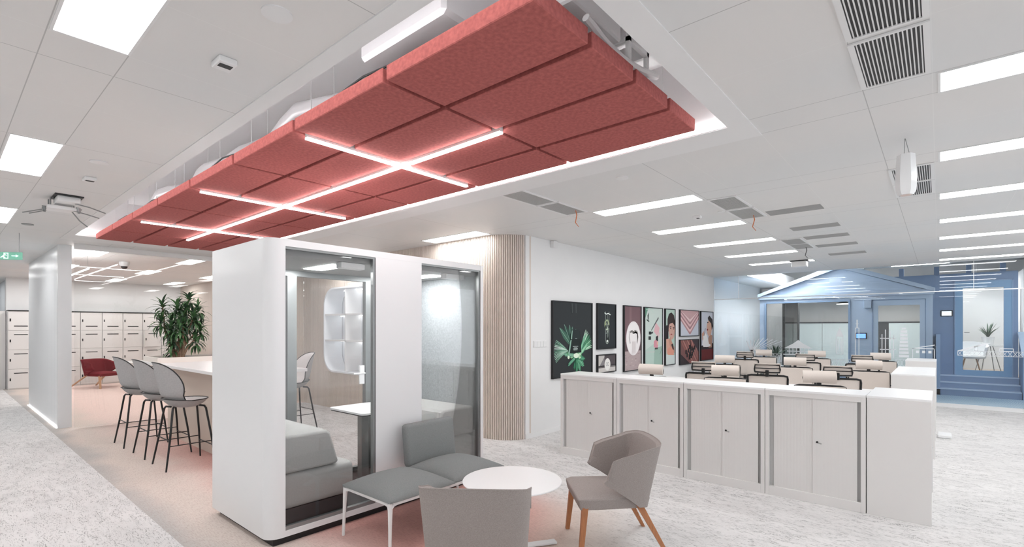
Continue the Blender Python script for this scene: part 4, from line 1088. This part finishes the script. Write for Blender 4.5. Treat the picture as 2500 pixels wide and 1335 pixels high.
b0 = bar_stool('grey bar stool, nearest of the three at the long bar table'); b0.location = (-6.77, 1.95, 0)
dup(b0, (-7.585, 1.94, 0), 0, 'grey bar stool in the middle of the three at the long bar table')
dup(b0, (-8.47, 1.915, 0), 0, 'grey bar stool, farthest left of the three at the long bar table')
dup(b0, (-7.62, 3.66, 0), PI, 'grey bar stool on the far side of the bar table, seen through the booth glass')

# long bar table with planter end
t = thing('bar_table', 'long white topped bar table with beige base behind the stools', 'bar table', (-7.5, 2.68, 0))
mb = MB(); mb.box(-1.72, 1.5, -.60, .38, 1.06, 1.10, .003, 1); mb.build('tabletop', M['white_top'], t)
mb = MB(); mb.box(-1.35, 1.3, -.36, .2, 0, 1.06); mb.build('base', M['beige'], t)
mb = MB(); mb.box(-.1, 1.25, -.372, -.361, 1.035, 1.055); mb.build('shadow_gap', M['dark_grey'], t)
t = thing('planter_box', 'low cream planter box on the left end of the bar table', 'planter', (-8.75, 2.68, 1.10))
mb = MB()
for a in ((-.42, .30, -.59, -.56), (-.42, .30, .34, .37), (-.42, -.39, -.56, .34), (.27, .30, -.56, .34)): mb.box(*a, .0005, .075)
mb.build('rim', mat('cream planter', (240, 232, 224), .5), t)
mb = MB(); mb.box(-.39, .27, -.56, .34, .001, .045); mb.build('soil', mat('soil', (70, 58, 50), .9), t)

# ------------------------------------------------------------------ dracaena plant
t = thing('potted_plant', 'tall green dragon plant growing from the planter on the bar table', 'plant', (-8.80, 2.45, 1.145))
Rv = Vector((.759, .651, 0)); Fv = Vector((-.651, .759, 0))
rp = random.Random(11)
def loc_px(dx, dz, dd=0): return Rv*dx+Fv*dd+Vector((0, 0, dz))
tips = [(-.26, .92, .0), (.18, 1.05, .05), (.34, .72, -.05), (.04, .62, .1), (.18, .68, -.1), (-.14, .62, .05), (.36, .52, .08), (.02, .36, -.1), (-.08, .20, .0), (.30, .34, .05), (.20, .86, -.05), (-.24, .66, -.05), (.10, .48, .0), (.26, .60, .12), (-.02, .78, .1), (.08, .90, -.1), (.34, .86, .05), (-.02, .52, -.12), (.16, .56, -.15)]
stems = MB(); fol = MB()
for i, (dx, dz, dd) in enumerate(tips):
    base = loc_px(-.05+.03*(i % 5), 0, .02*(i % 3-1)); tip = loc_px(dx*.85-.03, dz*.88, dd)
    mid = base.lerp(tip, .45)+loc_px((-.25 if dx < 0 else .02)*.25, .05)
    pts = [base, base.lerp(mid, .5)+Vector((.0, .0, .02)), mid, mid.lerp(tip, .6), tip]
    if i < 11: stems.tube(pts, [.024-.0009*i, .018, .014, .011, .009], 7)
    nl = 34
    for k in range(nl):
        az = 2.399*k+rp.random()*.5; q = k/nl
        el = math.radians(78-112*q+rp.uniform(-12, 12)); ln = rp.uniform(.16, .25)*(1-.2*abs(q-.4))
        dirh = Vector((math.cos(az), math.sin(az), 0))
        p0 = tip-Vector((0, 0, .12*q)); w_ = rp.uniform(.013, .021)
        side_ = Vector((-dirh.y, dirh.x, 0))
        prev = None; P_ = p0.copy(); e_ = el; segs = 5
        for s_ in range(segs+1):
            f_ = s_/segs; ww = w_*(math.sin(PI*min(1, .18+.82*f_))**.8 if s_ < segs else 0.02)
            crease = Vector((0, 0, -.25*ww))
            cur = [fol.bm.verts.new(P_-side_*ww), fol.bm.verts.new(P_+crease), fol.bm.verts.new(P_+side_*ww)]
            if prev:
                for a_ in range(2):
                    nf = fol.bm.faces.new((prev[a_], prev[a_+1], cur[a_+1], cur[a_])); nf.material_index = 0 if (k+i) % 3 else 1
            prev = cur
            P_ = P_+(dirh*math.cos(e_)+Vector((0, 0, math.sin(e_))))*(ln/segs); e_ -= math.radians(13+8*q)
stems.build('stem', M['bark'], t, 60)
fo = fol.build('foliage', [M['leaf'], M['leaf_dark']], t, 60)

# ------------------------------------------------------------------ lockers
def lockers(loc, rz, lab, ajar=False):
    t = thing('locker_cabinet', lab, 'locker', loc, rz, 'white four tier lockers')
    # local front faces -y, width .472, depth .40
    mb = MB(); mb.box(-.237, .237, .021, .40, 0, 2.05); mb.build('body', M['white_cab'], t)
    for k in range(4):
        z0 = .035+.503*(3-k); z1 = z0+.497
        m_ = MB(); m_.box(-.232, .232, 0, .02, z0, z1, .002, 1)
        dr = m_.build('door', M['white_cab'], t)
        if ajar and k == 1:
            dr.location = (.232, 0, 0); dr.rotation_euler = (0, 0, math.radians(14))
            for v_ in dr.data.vertices: v_.co.x -= .232
        ox = -.232 if (ajar and k == 1) else 0
        zs = z0+(.10 if k == 0 else .38); zl = z0+(.27 if k == 0 else .23)
        m_ = MB(); m_.box(-.125+ox, .135+ox, -.003, .0005, zs, zs+.022); m_.build('slot', M['black_plastic'], dr)
        m_ = MB(); m_.box(-.205+ox, -.180+ox, -.010, .0005, zl-.035, zl+.035, .003, 1); m_.build('lock', M['black_plastic'], dr)
    return t
lk = None
for i in range(8):
    y = 1.27+.478*(i+.5)
    lab = f'white locker column, {ORD[i]} from the left corner' + (', one door ajar' if i == 6 else '')
    if i == 6: lockers((-18.24, y, 0), PI/2, lab, True)
    elif lk is None: lk = lockers((-18.24, y, 0), PI/2, lab)
    else: dup(lk, (-18.24, y, 0), PI/2, lab)
for i in range(2):
    dup(lk, (-18.90-.478*i, .86, 0), 0, f'white locker column round the corner at the left edge, {["nearer", "farther"][i]}')
g = MB(); g.box(-18.65, -18.22, 1.27, 5.23, 2.052, 2.075); tag(g.build('capping_board', M['dark_grey']), 'thin dark capping board over the lockers', 'capping board')

# red armchairs and round white table near the lockers
r0 = armchair('burgundy armchair with pale wooden legs, leftmost before the lockers', M['red_fab'], M['wood_pale'], grp='burgundy armchairs near the lockers', splay=2.2)
for ch in r0.children: pass
r0.location = (-17.2, 2.98, 0); r0.rotation_euler = (0, 0, math.radians(-62)); r0.scale = (1.12, 1.12, .98)
dup(r0, (-16.2, 4.25, 0), math.radians(200), 'burgundy armchair behind the first bar stool')
dup(r0, (-15.0, 4.35, 0), math.radians(80), 'burgundy armchair behind the nearest bar stool')
t = thing('cafe_table', 'round white table among the burgundy armchairs', 'table', (-15.9, 3.5, 0))
mb = MB(); mb.lathe([(0, .71), (.38, .71), (.40, .72), (.38, .735), (0, .735)], (0, 0, 0), 36); mb.build('tabletop', M['white_top'], t)
mb = MB(); mb.lathe([(0, 0), (.22, 0), (.22, .012), (.03, .03), (.03, .71)], (0, 0, 0), 20); mb.build('pedestal', M['white_metal'], t)

# ------------------------------------------------------------------ pale blue house front
hy = 14.5
t = thing('house_front', 'pale blue gabled house front of a meeting room behind the glass', 'house facade', (-1.88, hy, 0))
hx0, hx1 = -1.78, 1.77
mb = MB()
mb.box(hx0, -1.66, 0, .16, 0, 2.42); mb.box(.245, .68, 0, .16, 0, 2.42); mb.box(1.65, hx1, 0, .16, 0, 2.42)
mb.box(-1.66, .245, 0, .16, 2.285, 2.42); mb.box(.68, 1.65, 0, .16, 2.27, 2.42); mb.box(-1.66, .245, 0, .16, 0, .45); mb.build('front_wall', M['blue_light'], t)
mb = MB(); mb.prism([(hx0, 2.42), (hx1, 2.42), (0.02, 3.07)], .02, .14, Matrix(((1, 0, 0, 0), (0, 0, 1, 0), (0, 1, 0, 0), (0, 0, 0, 1)))); mb.build('gable', M['blue_light'], t)
for s_ in (-1, 1):
    mb = MB()
    xa = hx0-.04 if s_ < 0 else hx1+.04
    mb.prism([(xa, 2.42), (.02, 3.07), (.02, 3.19), (xa, 2.50)], -.07, .6, Matrix(((1, 0, 0, 0), (0, 0, 1, 0), (0, 1, 0, 0), (0, 0, 0, 1)))); mb.build('roof_edge', M['blue_light'], t)
mb = MB(); mb.box(hx0-.03, hx1+.03, -.04, -.001, 2.36, 2.47); mb.build('beam', M['blue_light'], t)
# window frame and pane
fr = MB(); 
for a in ((-1.66, -1.62, .45, 2.285), (.205, .245, .45, 2.285), (-1.62, .205, .45, .49), (-1.62, .205, 2.25, 2.285)): fr.box(a[0], a[1], -.02, .05, a[2], a[3])
fo = fr.build('window_frame', M['blue_mid'], t)
g = MB(); g.box(-1.62, .205, .01, .02, .49, 2.25); g.build('pane', M['glass'], fo)
fr = MB()
for a in ((.70, .79, 0, 2.25), (1.55, 1.64, 0, 2.25), (.79, 1.55, 2.13, 2.25), (.79, 1.55, 0, .1)): fr.box(a[0], a[1], -.03, .05, a[2], a[3])
fo = fr.build('door', M['blue_light'], t)
g = MB(); g.box(.79, 1.55, .0, .01, .1, 2.13); g.build('pane', M['glass'], fo)
ln = MB(); ln.box(.685, .70, -.035, .0, 0, 2.265); ln.box(1.64, 1.655, -.035, .0, 0, 2.265); ln.box(.685, 1.655, -.035, 0, 2.25, 2.265); ln.build('door_trim', M['blue_dark'], fo)
# room inside the pale house
w = MB(); w.box(-4.5, -.15, 18.0, 18.1, 0, 2.9); struct(w, 'wall_meeting_room', mat('taupe room wall', (190, 186, 182), .7))
w = MB(); w.box(-3.7, -.13, hy+.17, 18.0, 2.50, 2.53); struct(w, 'ceiling_meeting_room', mat('room ceiling', (150, 158, 166), .7))
w = MB(); w.box(-.21, -.17, hy+.17, 18, 0, 2.50); struct(w, 'wall_meeting_side', mat('room side wall', (170, 176, 180), .7))
t = thing('whiteboard_panel', 'pale sliding wall panels inside the blue meeting room', 'wall panel', (-1.8, 17.95, 0))
for x0, x1 in ((-1.75, -.95), (-.94, -.1), (.7, 1.6)):
    mb = MB(); mb.box(x0, x1, -.03, 0, .1, 1.75); mb.build('panel', mat('pale green board', (214, 220, 216), .5), t)
mb = MB(); mb.box(-1.9, 1.65, -.04, 0, 1.75, 1.79); mb.build('rail', M['dark_grey'], t)
mb = MB(); mb.box(-.10, .7, -.01, 0.01, .1, 1.75); mb.build('dark_screen', M['dark_grey'], t)
t = thing('glass_divider', 'dark framed glass partition inside the blue meeting room', 'glass partition', (-3.15, 15.2, 0))
mb = MB(); mb.box(-.03, .03, -.4, -.36, 0, 2.4); mb.box(-.03, .03, 1.4, 1.44, 0, 2.4); mb.build('post', M['dark_grey'], t)
mb = MB(); mb.box(-.004, .004, -.36, 1.4, .02, 2.38); mb.build('pane', M['glass'], t)
t = thing('pendant_lamp', 'bright pendant lamp inside the blue meeting room', 'pendant lamp', (-1.95, 15.9, 2.28))
mb = MB(); mb.lathe([(.16, -.03), (.14, .0), (.03, .05), (0, .05)], (0, 0, 0), 24); mb.build('lamp_shade', M['dark_grey'], t)
mb = MB(); mb.lathe([(0, -.035), (.15, -.035), (.15, -.025), (0, -.025)], (0, 0, 0), 24); mb.build('diffuser', emit('pendant glow', (255, 255, 250), 20), t)
mb = MB(); mb.tube([(0, 0, .05), (0, 0, .22)], .004, 6); mb.build('cord', M['black'], t)

for i, (x, y, l) in enumerate(((-2.9, 16.2, 'flat light added to brighten the blue meeting room, left'), (-1.0, 16.6, 'flat light added to brighten the blue meeting room, right'))):  # flat lights added to lift the dark meeting room interior
    q = thing('room_fill_light', l, 'ceiling light', (x, y, 2.485), 0, 'flat lights added to brighten the blue meeting room')
    mb = MB(); mb.box(-.3, .3, -.3, .3, 0, .006); mb.build('diffuser', M['lamp3'], q)
    mb = MB(); mb.box(-.32, .32, -.32, .32, .0061, .0149); mb.build('housing', M['white_metal'], q)
q = thing('room_fill_light', 'flat light added to brighten the room behind the blue glass door', 'ceiling light', (.75, 18.0, 2.95))  # added to brighten the room behind the glass door
mb = MB(); mb.box(-.3, .3, -.3, .3, 0, .006); mb.build('diffuser', M['lamp3'], q)
mb = MB(); mb.box(-.32, .32, -.32, .32, .0061, .04); mb.tube([(0, 0, .04), (0, 0, .749)], .006, 6); mb.build('housing', M['white_metal'], q)
def tablet(x, y, z, lab, scr, s=1.0):
    t = thing('wall_tablet', lab, 'tablet', (x, y, z), 0, 'meeting room booking tablets')
    mb = MB(); mb.box(-.115*s, .115*s, -.02, -.0, -.075*s, .075*s, .006, 1); mb.build('housing', M['black_plastic'], t)
    mb = MB(); mb.box(-.092*s, .092*s, -.0215, -.0195, -.055*s, .052*s); mb.build('screen', M[scr], t)
tablet(-1.42, hy-.001, 1.415, 'black wall tablet with blue screen on the pale blue house', 'screen')
mb = MB(); mb.box(-1.36, -1.22, hy-.07, hy-.001, 2.08, 2.28, .005, 1); tag(mb.build('wall_speaker', M['blue_light']), 'small pale blue box above the blue wall tablet', 'box')

# ------------------------------------------------------------------ darker blue facade with steps
fy_ = 16.5
t = thing('blue_facade', 'darker blue meeting room front with glass door on top of three steps', 'facade', (.8, fy_, 0))
mb = MB(); mb.box(-.95, -.50, 0, .16, 0, 2.95); mb.box(.50, .60, 0, .16, 0, 2.95); mb.box(-.50, .50, 0, .16, 2.74, 2.95); mb.box(-.95, .60, 0, 1.2, 0, .45)
mb.box(-2.6, -.95, 0, .16, 2.56, 2.95); mb.build('front_wall', M['blue_dark'], t)
mb = MB()
for x in (-1.55, -.85, -.25, .35): mb.box(x-.05, x+.05, .02, .14, 2.95, 3.15)
mb.build('post', M['blue_dark'], t)
fr = MB()
for a in ((-.50, -.36, .45, 2.74), (.36, .50, .45, 2.74), (-.36, .36, 2.58, 2.74), (-.36, .36, .45, .58)): fr.box(a[0], a[1], -.03, .06, a[2], a[3])
fo = fr.build('door', mat('door blue', (120, 158, 194), .4), t)
g = MB(); g.box(-.36, .36, .0, .012, .58, 2.58); g.build('pane', M['glass'], fo)
ln = MB(); ln.box(-.515, -.50, -.04, 0, .45, 2.755); ln.box(.50, .515, -.04, 0, .45, 2.755); ln.box(-.515, .515, -.04, 0, 2.74, 2.755); ln.build('door_trim', M['blue_mid'], fo)
h = MB(); h.tube([(-.33, -.03, 1.5), (-.33, -.08, 1.5), (-.24, -.08, 1.5)], .01, 6); h.build('handle', M['grey_metal'], fo)
tablet(.14, fy_-.001, 1.97, 'black wall tablet with white screen on the darker blue front', 'screen_w')
t = thing('entrance_steps', 'three blue steps leading up to the glass door', 'steps', (.74, 15.80, 0))
for k, (z0, z1) in enumerate(((0, .16), (.16, .30), (.30, .45))):
    mb = MB(); mb.box(-.85, .66, .23*k, .699, z0, z1-.02); s_ = mb.build('step', M['blue_dark'], t)
    mb = MB(); mb.box(-.9, .66, .23*k-.01, .699, z1-.0195, z1); mb.build('tread', M['blue_light'], s_)
t = thing('step_railing', 'slanted blue railing panel right of the blue steps', 'railing', (1.44, 15.75, 0))
mb = MB(); mb.prism([(0, 0), (.74, 0), (.74, 1.45), (0, .95)], -.03, .03, Matrix(((0, 0, 1, 0), (1, 0, 0, 0), (0, 1, 0, 0), (0, 0, 0, 1)))); mb.build('panel', M['blue_mid'], t)
mb = MB(); mb.prism([(-.03, .955), (.74, 1.475), (.74, 1.515), (-.03, .995)], -.05, .05, Matrix(((0, 0, 1, 0), (1, 0, 0, 0), (0, 1, 0, 0), (0, 0, 0, 1)))); mb.build('handrail', M['blue_light'], t)
t = thing('low_blue_post', 'narrow upright blue board left of the steps', 'post', (-.02, 16.1, 0))
mb = MB(); mb.box(-.04, .04, -.3, .39, 0, 1.45); mb.build('board', M['blue_mid'], t)
# room behind the glass door
t = thing('tub_chair', 'pale grey tub chair behind the blue glass door', 'chair', (.62, 17.6, .0), 0)
def tub(a_, v_, th):
    r_ = .30+.05*v_-th; return (r_*math.cos(a_), r_*math.sin(a_), .45+.42+.38*v_*(.75+.25*math.sin(a_)))
mb = MB(); mb.shell([[tub(PI*(-.15+1.3*i/14), j/5, 0) for j in range(6)] for i in range(15)], [[tub(PI*(-.15+1.3*i/14), j/5, .05) for j in range(6)] for i in range(15)]); mb.build('backrest', M['white_top'], t, 60)
mb = MB(); mb.lathe([(0, 0), (.28, 0), (.30, .04), (.28, .08), (0, .09)], (0, 0, .82), 24); mb.build('seat', M['white_top'], t)
for a_ in range(4):
    mb = MB(); an = PI/4+a_*PI/2; mb.tube([(.15*math.cos(an), .15*math.sin(an), .82), (.27*math.cos(an), .27*math.sin(an), .45)], [.016, .01], 6); mb.build('leg', M['wood_pale'], t)
w = MB(); w.box(-.1, 1.6, 16.7, 19.5, .40, .45); struct(w, 'floor_3', M['beige'])
w = MB(); w.box(-.11, 1.62, 19.4, 19.5, .45, 3.0); w.box(1.5, 1.6, 16.7, 19.4, .45, 3.0); struct(w, 'wall_door_room', M['wall'])
mb = MB(); mb.box(.28, .5, 18.6, 18.64, .45, 2.6); mb.box(1.35, 1.45, 17.2, 17.3, .45, 2.6); tag(mb.build('curtain', M['dark_grey']), 'dark curtain strips in the room behind the blue glass door', 'curtain')
def spiky(name, loc, lab, r_, h_, n, m_, seed):
    rq = random.Random(seed); t = thing(name, lab, 'plant', loc)
    mb = MB()
    for k in range(n):
        az = 2.399*k; el = rq.uniform(.5, 1.35); ln = h_*rq.uniform(.7, 1.05)
        d_ = Vector((math.cos(az)*math.cos(el), math.sin(az)*math.cos(el), math.sin(el))); sd = Vector((-math.sin(az), math.cos(az), 0))
        prev = None
        for s_ in range(5):
            f_ = s_/4; p_ = Vector((0, 0, .22))+d_*ln*f_-Vector((0, 0, .25*ln*f_*f_)); w_ = .022*(1-f_)**.6*(h_/.5)
            cur = [mb.bm.verts.new(p_-sd*w_), mb.bm.verts.new(p_+sd*w_)]
            if prev: mb.bm.faces.new((prev[0], prev[1], cur[1], cur[0]))
            prev = cur
    mb.build('foliage', M[m_], t, 60)
    mb = MB(); mb.lathe([(0, 0), (r_*.75, 0), (r_, .22), (r_*.9, .22), (r_*.85, .18), (0, .18)], (0, 0, 0), 20); mb.build('pot', M['white_metal'], t)
    return t
t = thing('side_table', 'small round table behind the blue glass door', 'table', (.98, 18.2, .45))
mb = MB(); mb.lathe([(0, .68), (.35, .68), (.35, .70), (0, .70)], (0, 0, 0), 28); mb.build('tabletop', M['white_top'], t)
for a_ in range(4):
    mb = MB(); an = a_*PI/2+.4; mb.tube([(.1*math.cos(an), .1*math.sin(an), .68), (.28*math.cos(an), .28*math.sin(an), 0)], .01, 6); mb.build('leg', M['grey_metal'], t)
spiky('potted_plant', (.98, 18.2, 1.15), 'dark spiky plant on the table behind the blue glass door', .13, .55, 22, 'leaf_dark', 4)
t = thing('plant_stand', 'white plinth before the glass wall carrying a spiky plant', 'plinth', (-3.15, 13.9, 0))
mb = MB(); mb.box(-.16, .16, -.16, .16, 0, .66, .005, 1); mb.build('body', M['white_metal'], t)
spiky('potted_plant', (-3.15, 13.9, .66), 'grey green spiky plant behind the glass, left of the blue house', .12, .5, 40, 'leaf_dark', 9)

# ducts under the corridor ceiling
for i, (y, z, r_) in enumerate(((14.2, 3.42, .16), (15.2, 3.36, .20), (16.3, 3.4, .15), (17.4, 3.44, .16))):
    mb = MB(); mb.tube([(-2.3, y, z), (5, y, z)], r_, 16); tag(mb.build('air_duct', M['duct']), f'grey round duct under the dark corridor ceiling, {ORD[i]} from the glass', 'duct', 'grey ducts above the blue houses')
mb = MB(); mb.box(-3.68, -2.5, 13.7, 17.2, 3.60, 3.64); tag(mb.build('light_panel', M['cove2']), 'big bright white ceiling light field at the left end of the corridor', 'ceiling light')
rq = random.Random(5)
for i in range(4):
    x = -1.4+.5*i; mb = MB(); mb.tube([(x+.04*math.sin(k), 13.75+.10*k, 3.2+.08*math.cos(k*1.9)) for k in range(9)], .018, 6)
    tag(mb.build('cable', M['dark_grey']), f'dark cable loop under the corridor ceiling, {ORD[i]} from the left', 'cable', 'cables under the corridor ceiling')
mb = MB(); mb.box(-1.42, -1.30, 13.7, 13.82, 2.95, 3.07, .004, 1); mb.tube([(-1.36, 13.76, 3.07), (-1.36, 13.76, 3.7)], .006, 5); tag(mb.build('access_point', M['white_metal']), 'small white box hanging above the blue gable', 'device')
for i, (x, y, z) in enumerate(((-3.0, 14.1, 3.35), (-2.2, 17.5, 3.3), (-.4, 17.2, 3.3), (1.2, 14.4, 3.3), (3.2, 15.5, 3.3))):  # lights added to brighten the dark corridor and blue fronts
    t = thing('corridor_fill_light', ['added fill light over the corridor beside the blue gable', 'added fill light behind the pale blue gable', 'added fill light between the two blue fronts', 'added fill light above the darker blue front', 'added fill light at the right end of the corridor'][i], 'ceiling light', (x, y, z), 0, 'lights added to brighten the corridor beyond the glass')
    mb = MB(); mb.box(-.6, .6, -.08, .08, 0, .01); mb.build('diffuser', M['lamp2'], t)
    mb = MB(); mb.box(-.51, .51, -.07, .07, .0101, .04); mb.tube([(-.4, 0, .04), (-.4, 0, 3.699-z)], .004, 5); mb.tube([(.4, 0, .04), (.4, 0, 3.699-z)], .004, 5); mb.build('housing', M['white_metal'], t)

# ------------------------------------------------------------------ white skyline stickers on the glass (12 cm bands of thin film)
def decal(lab, polys, x, z, name='skyline_sticker'):
    mb = MB()
    for pl in polys:
        mb.prism([(x+a_, z+b2) for a_, b2 in pl], 13.447, 13.4495, Matrix(((1, 0, 0, 0), (0, 0, 1, 0), (0, 1, 0, 0), (0, 0, 0, 1))))
    return tag(mb.build(name, M['decal']), lab, 'sticker', 'white skyline stickers on the glass wall')
def bx(x0, x1, z0, z1): return [(x0, z0), (x1, z0), (x1, z1), (x0, z1)]
def frame_(x0, x1, z0, z1, e): return [bx(x0, x1, z1-e, z1), bx(x0, x1, z0, z0+e), bx(x0, x0+e, z0, z1), bx(x1-e, x1, z0, z1)]
def lattice(x0, x1, z0, z1, n, e=.008):
    o = frame_(x0, x1, z0, z1, e); d_ = (x1-x0)/n
    for k in range(n):
        a_ = x0+k*d_; o += [[(a_, z0), (a_+e, z0), (a_+d_, z1), (a_+d_-e, z1)], [(a_+d_-e, z0), (a_+d_, z0), (a_+e, z1), (a_, z1)]]
    return o
pl = []
for k in range(9): pl.append([(-.36+.002*k, .0), (-.33, .0), (-.45+.10*k, .36-.02*abs(k-4)), (-.47+.10*k, .36-.02*abs(k-4))])
pl += lattice(-.42, .34, -.22, -.02, 8); decal('white fan shaped sticker on the glass at left of the blue house window', pl, -3.25, 1.0)
pl = [[(-.3, .14), (.3, .14), (.1, .26), (0, .34), (-.1, .26)], bx(-.24, .24, .06, .08), bx(-.32, .32, -.02, .0)]+[bx(-.2+.08*k, -.185+.08*k, 0, .14) for k in range(6)]
decal('white pavilion roof sticker on the glass wall', pl, -2.55, .98)
pl = frame_(-.07, .07, 0, .42, .014)+[[(-.07, .42), (.07, .42), (0, .62)], bx(-.03, -.015, .05, .35), bx(.02, .035, .05, .35)]+lattice(-.35, .4, -.28, -.1, 9)
decal('white pointed tower sticker with lattice bridge on the glass wall', pl, -1.72, 1.0)
pl = frame_(-.04, .04, 0, .66, .012)+[bx(-.012, .012, .66, .84), bx(-.03, .03, .74, .75)]
decal('tall slim white tower sticker on the glass wall', pl, -1.39, .95)
pl = [bx(-.09, -.075, 0, .52), bx(-.03, -.015, 0, .62), bx(.05, .065, 0, .6), bx(.11, .125, 0, .5), bx(-.12, .16, .18, .2), bx(-.12, .16, .42, .44)]
decal('white twin tower gate sticker on the glass wall', pl, -.86, .95)
pl = []
for k in range(8): w_ = .085-.004*k; pl += [bx(-w_, w_, .075*k, .075*k+.052)]
pl += [bx(-.04, .04, .6, .63)]+lattice(-.14, .3, -.2, -.04, 6); decal('white stepped skyscraper sticker on the glass wall', pl, -.57, .98)
pl = frame_(-.16, .2, 0, .22, .012)+[[(-.16, .22), (.2, .3), (.2, .285), (-.16, .205)], bx(-.1, -.05, .12, .17), bx(0, .05, .12, .17), bx(.1, .15, .12, .17)]
decal('white vehicle shaped sticker on the glass wall beside the cabinets', pl, -.27, .96)
pl = lattice(-.5, .5, 0, .1, 14)+frame_(-.25, -.2, .1, .2, .01)+frame_(.1, .3, .1, .16, .01)+[[(-.5, .1), (-.4, .1), (.0, .26), (-.1, .26)]]
decal('white bridge sticker on the glass in front of the blue door', pl, .78, 1.05)
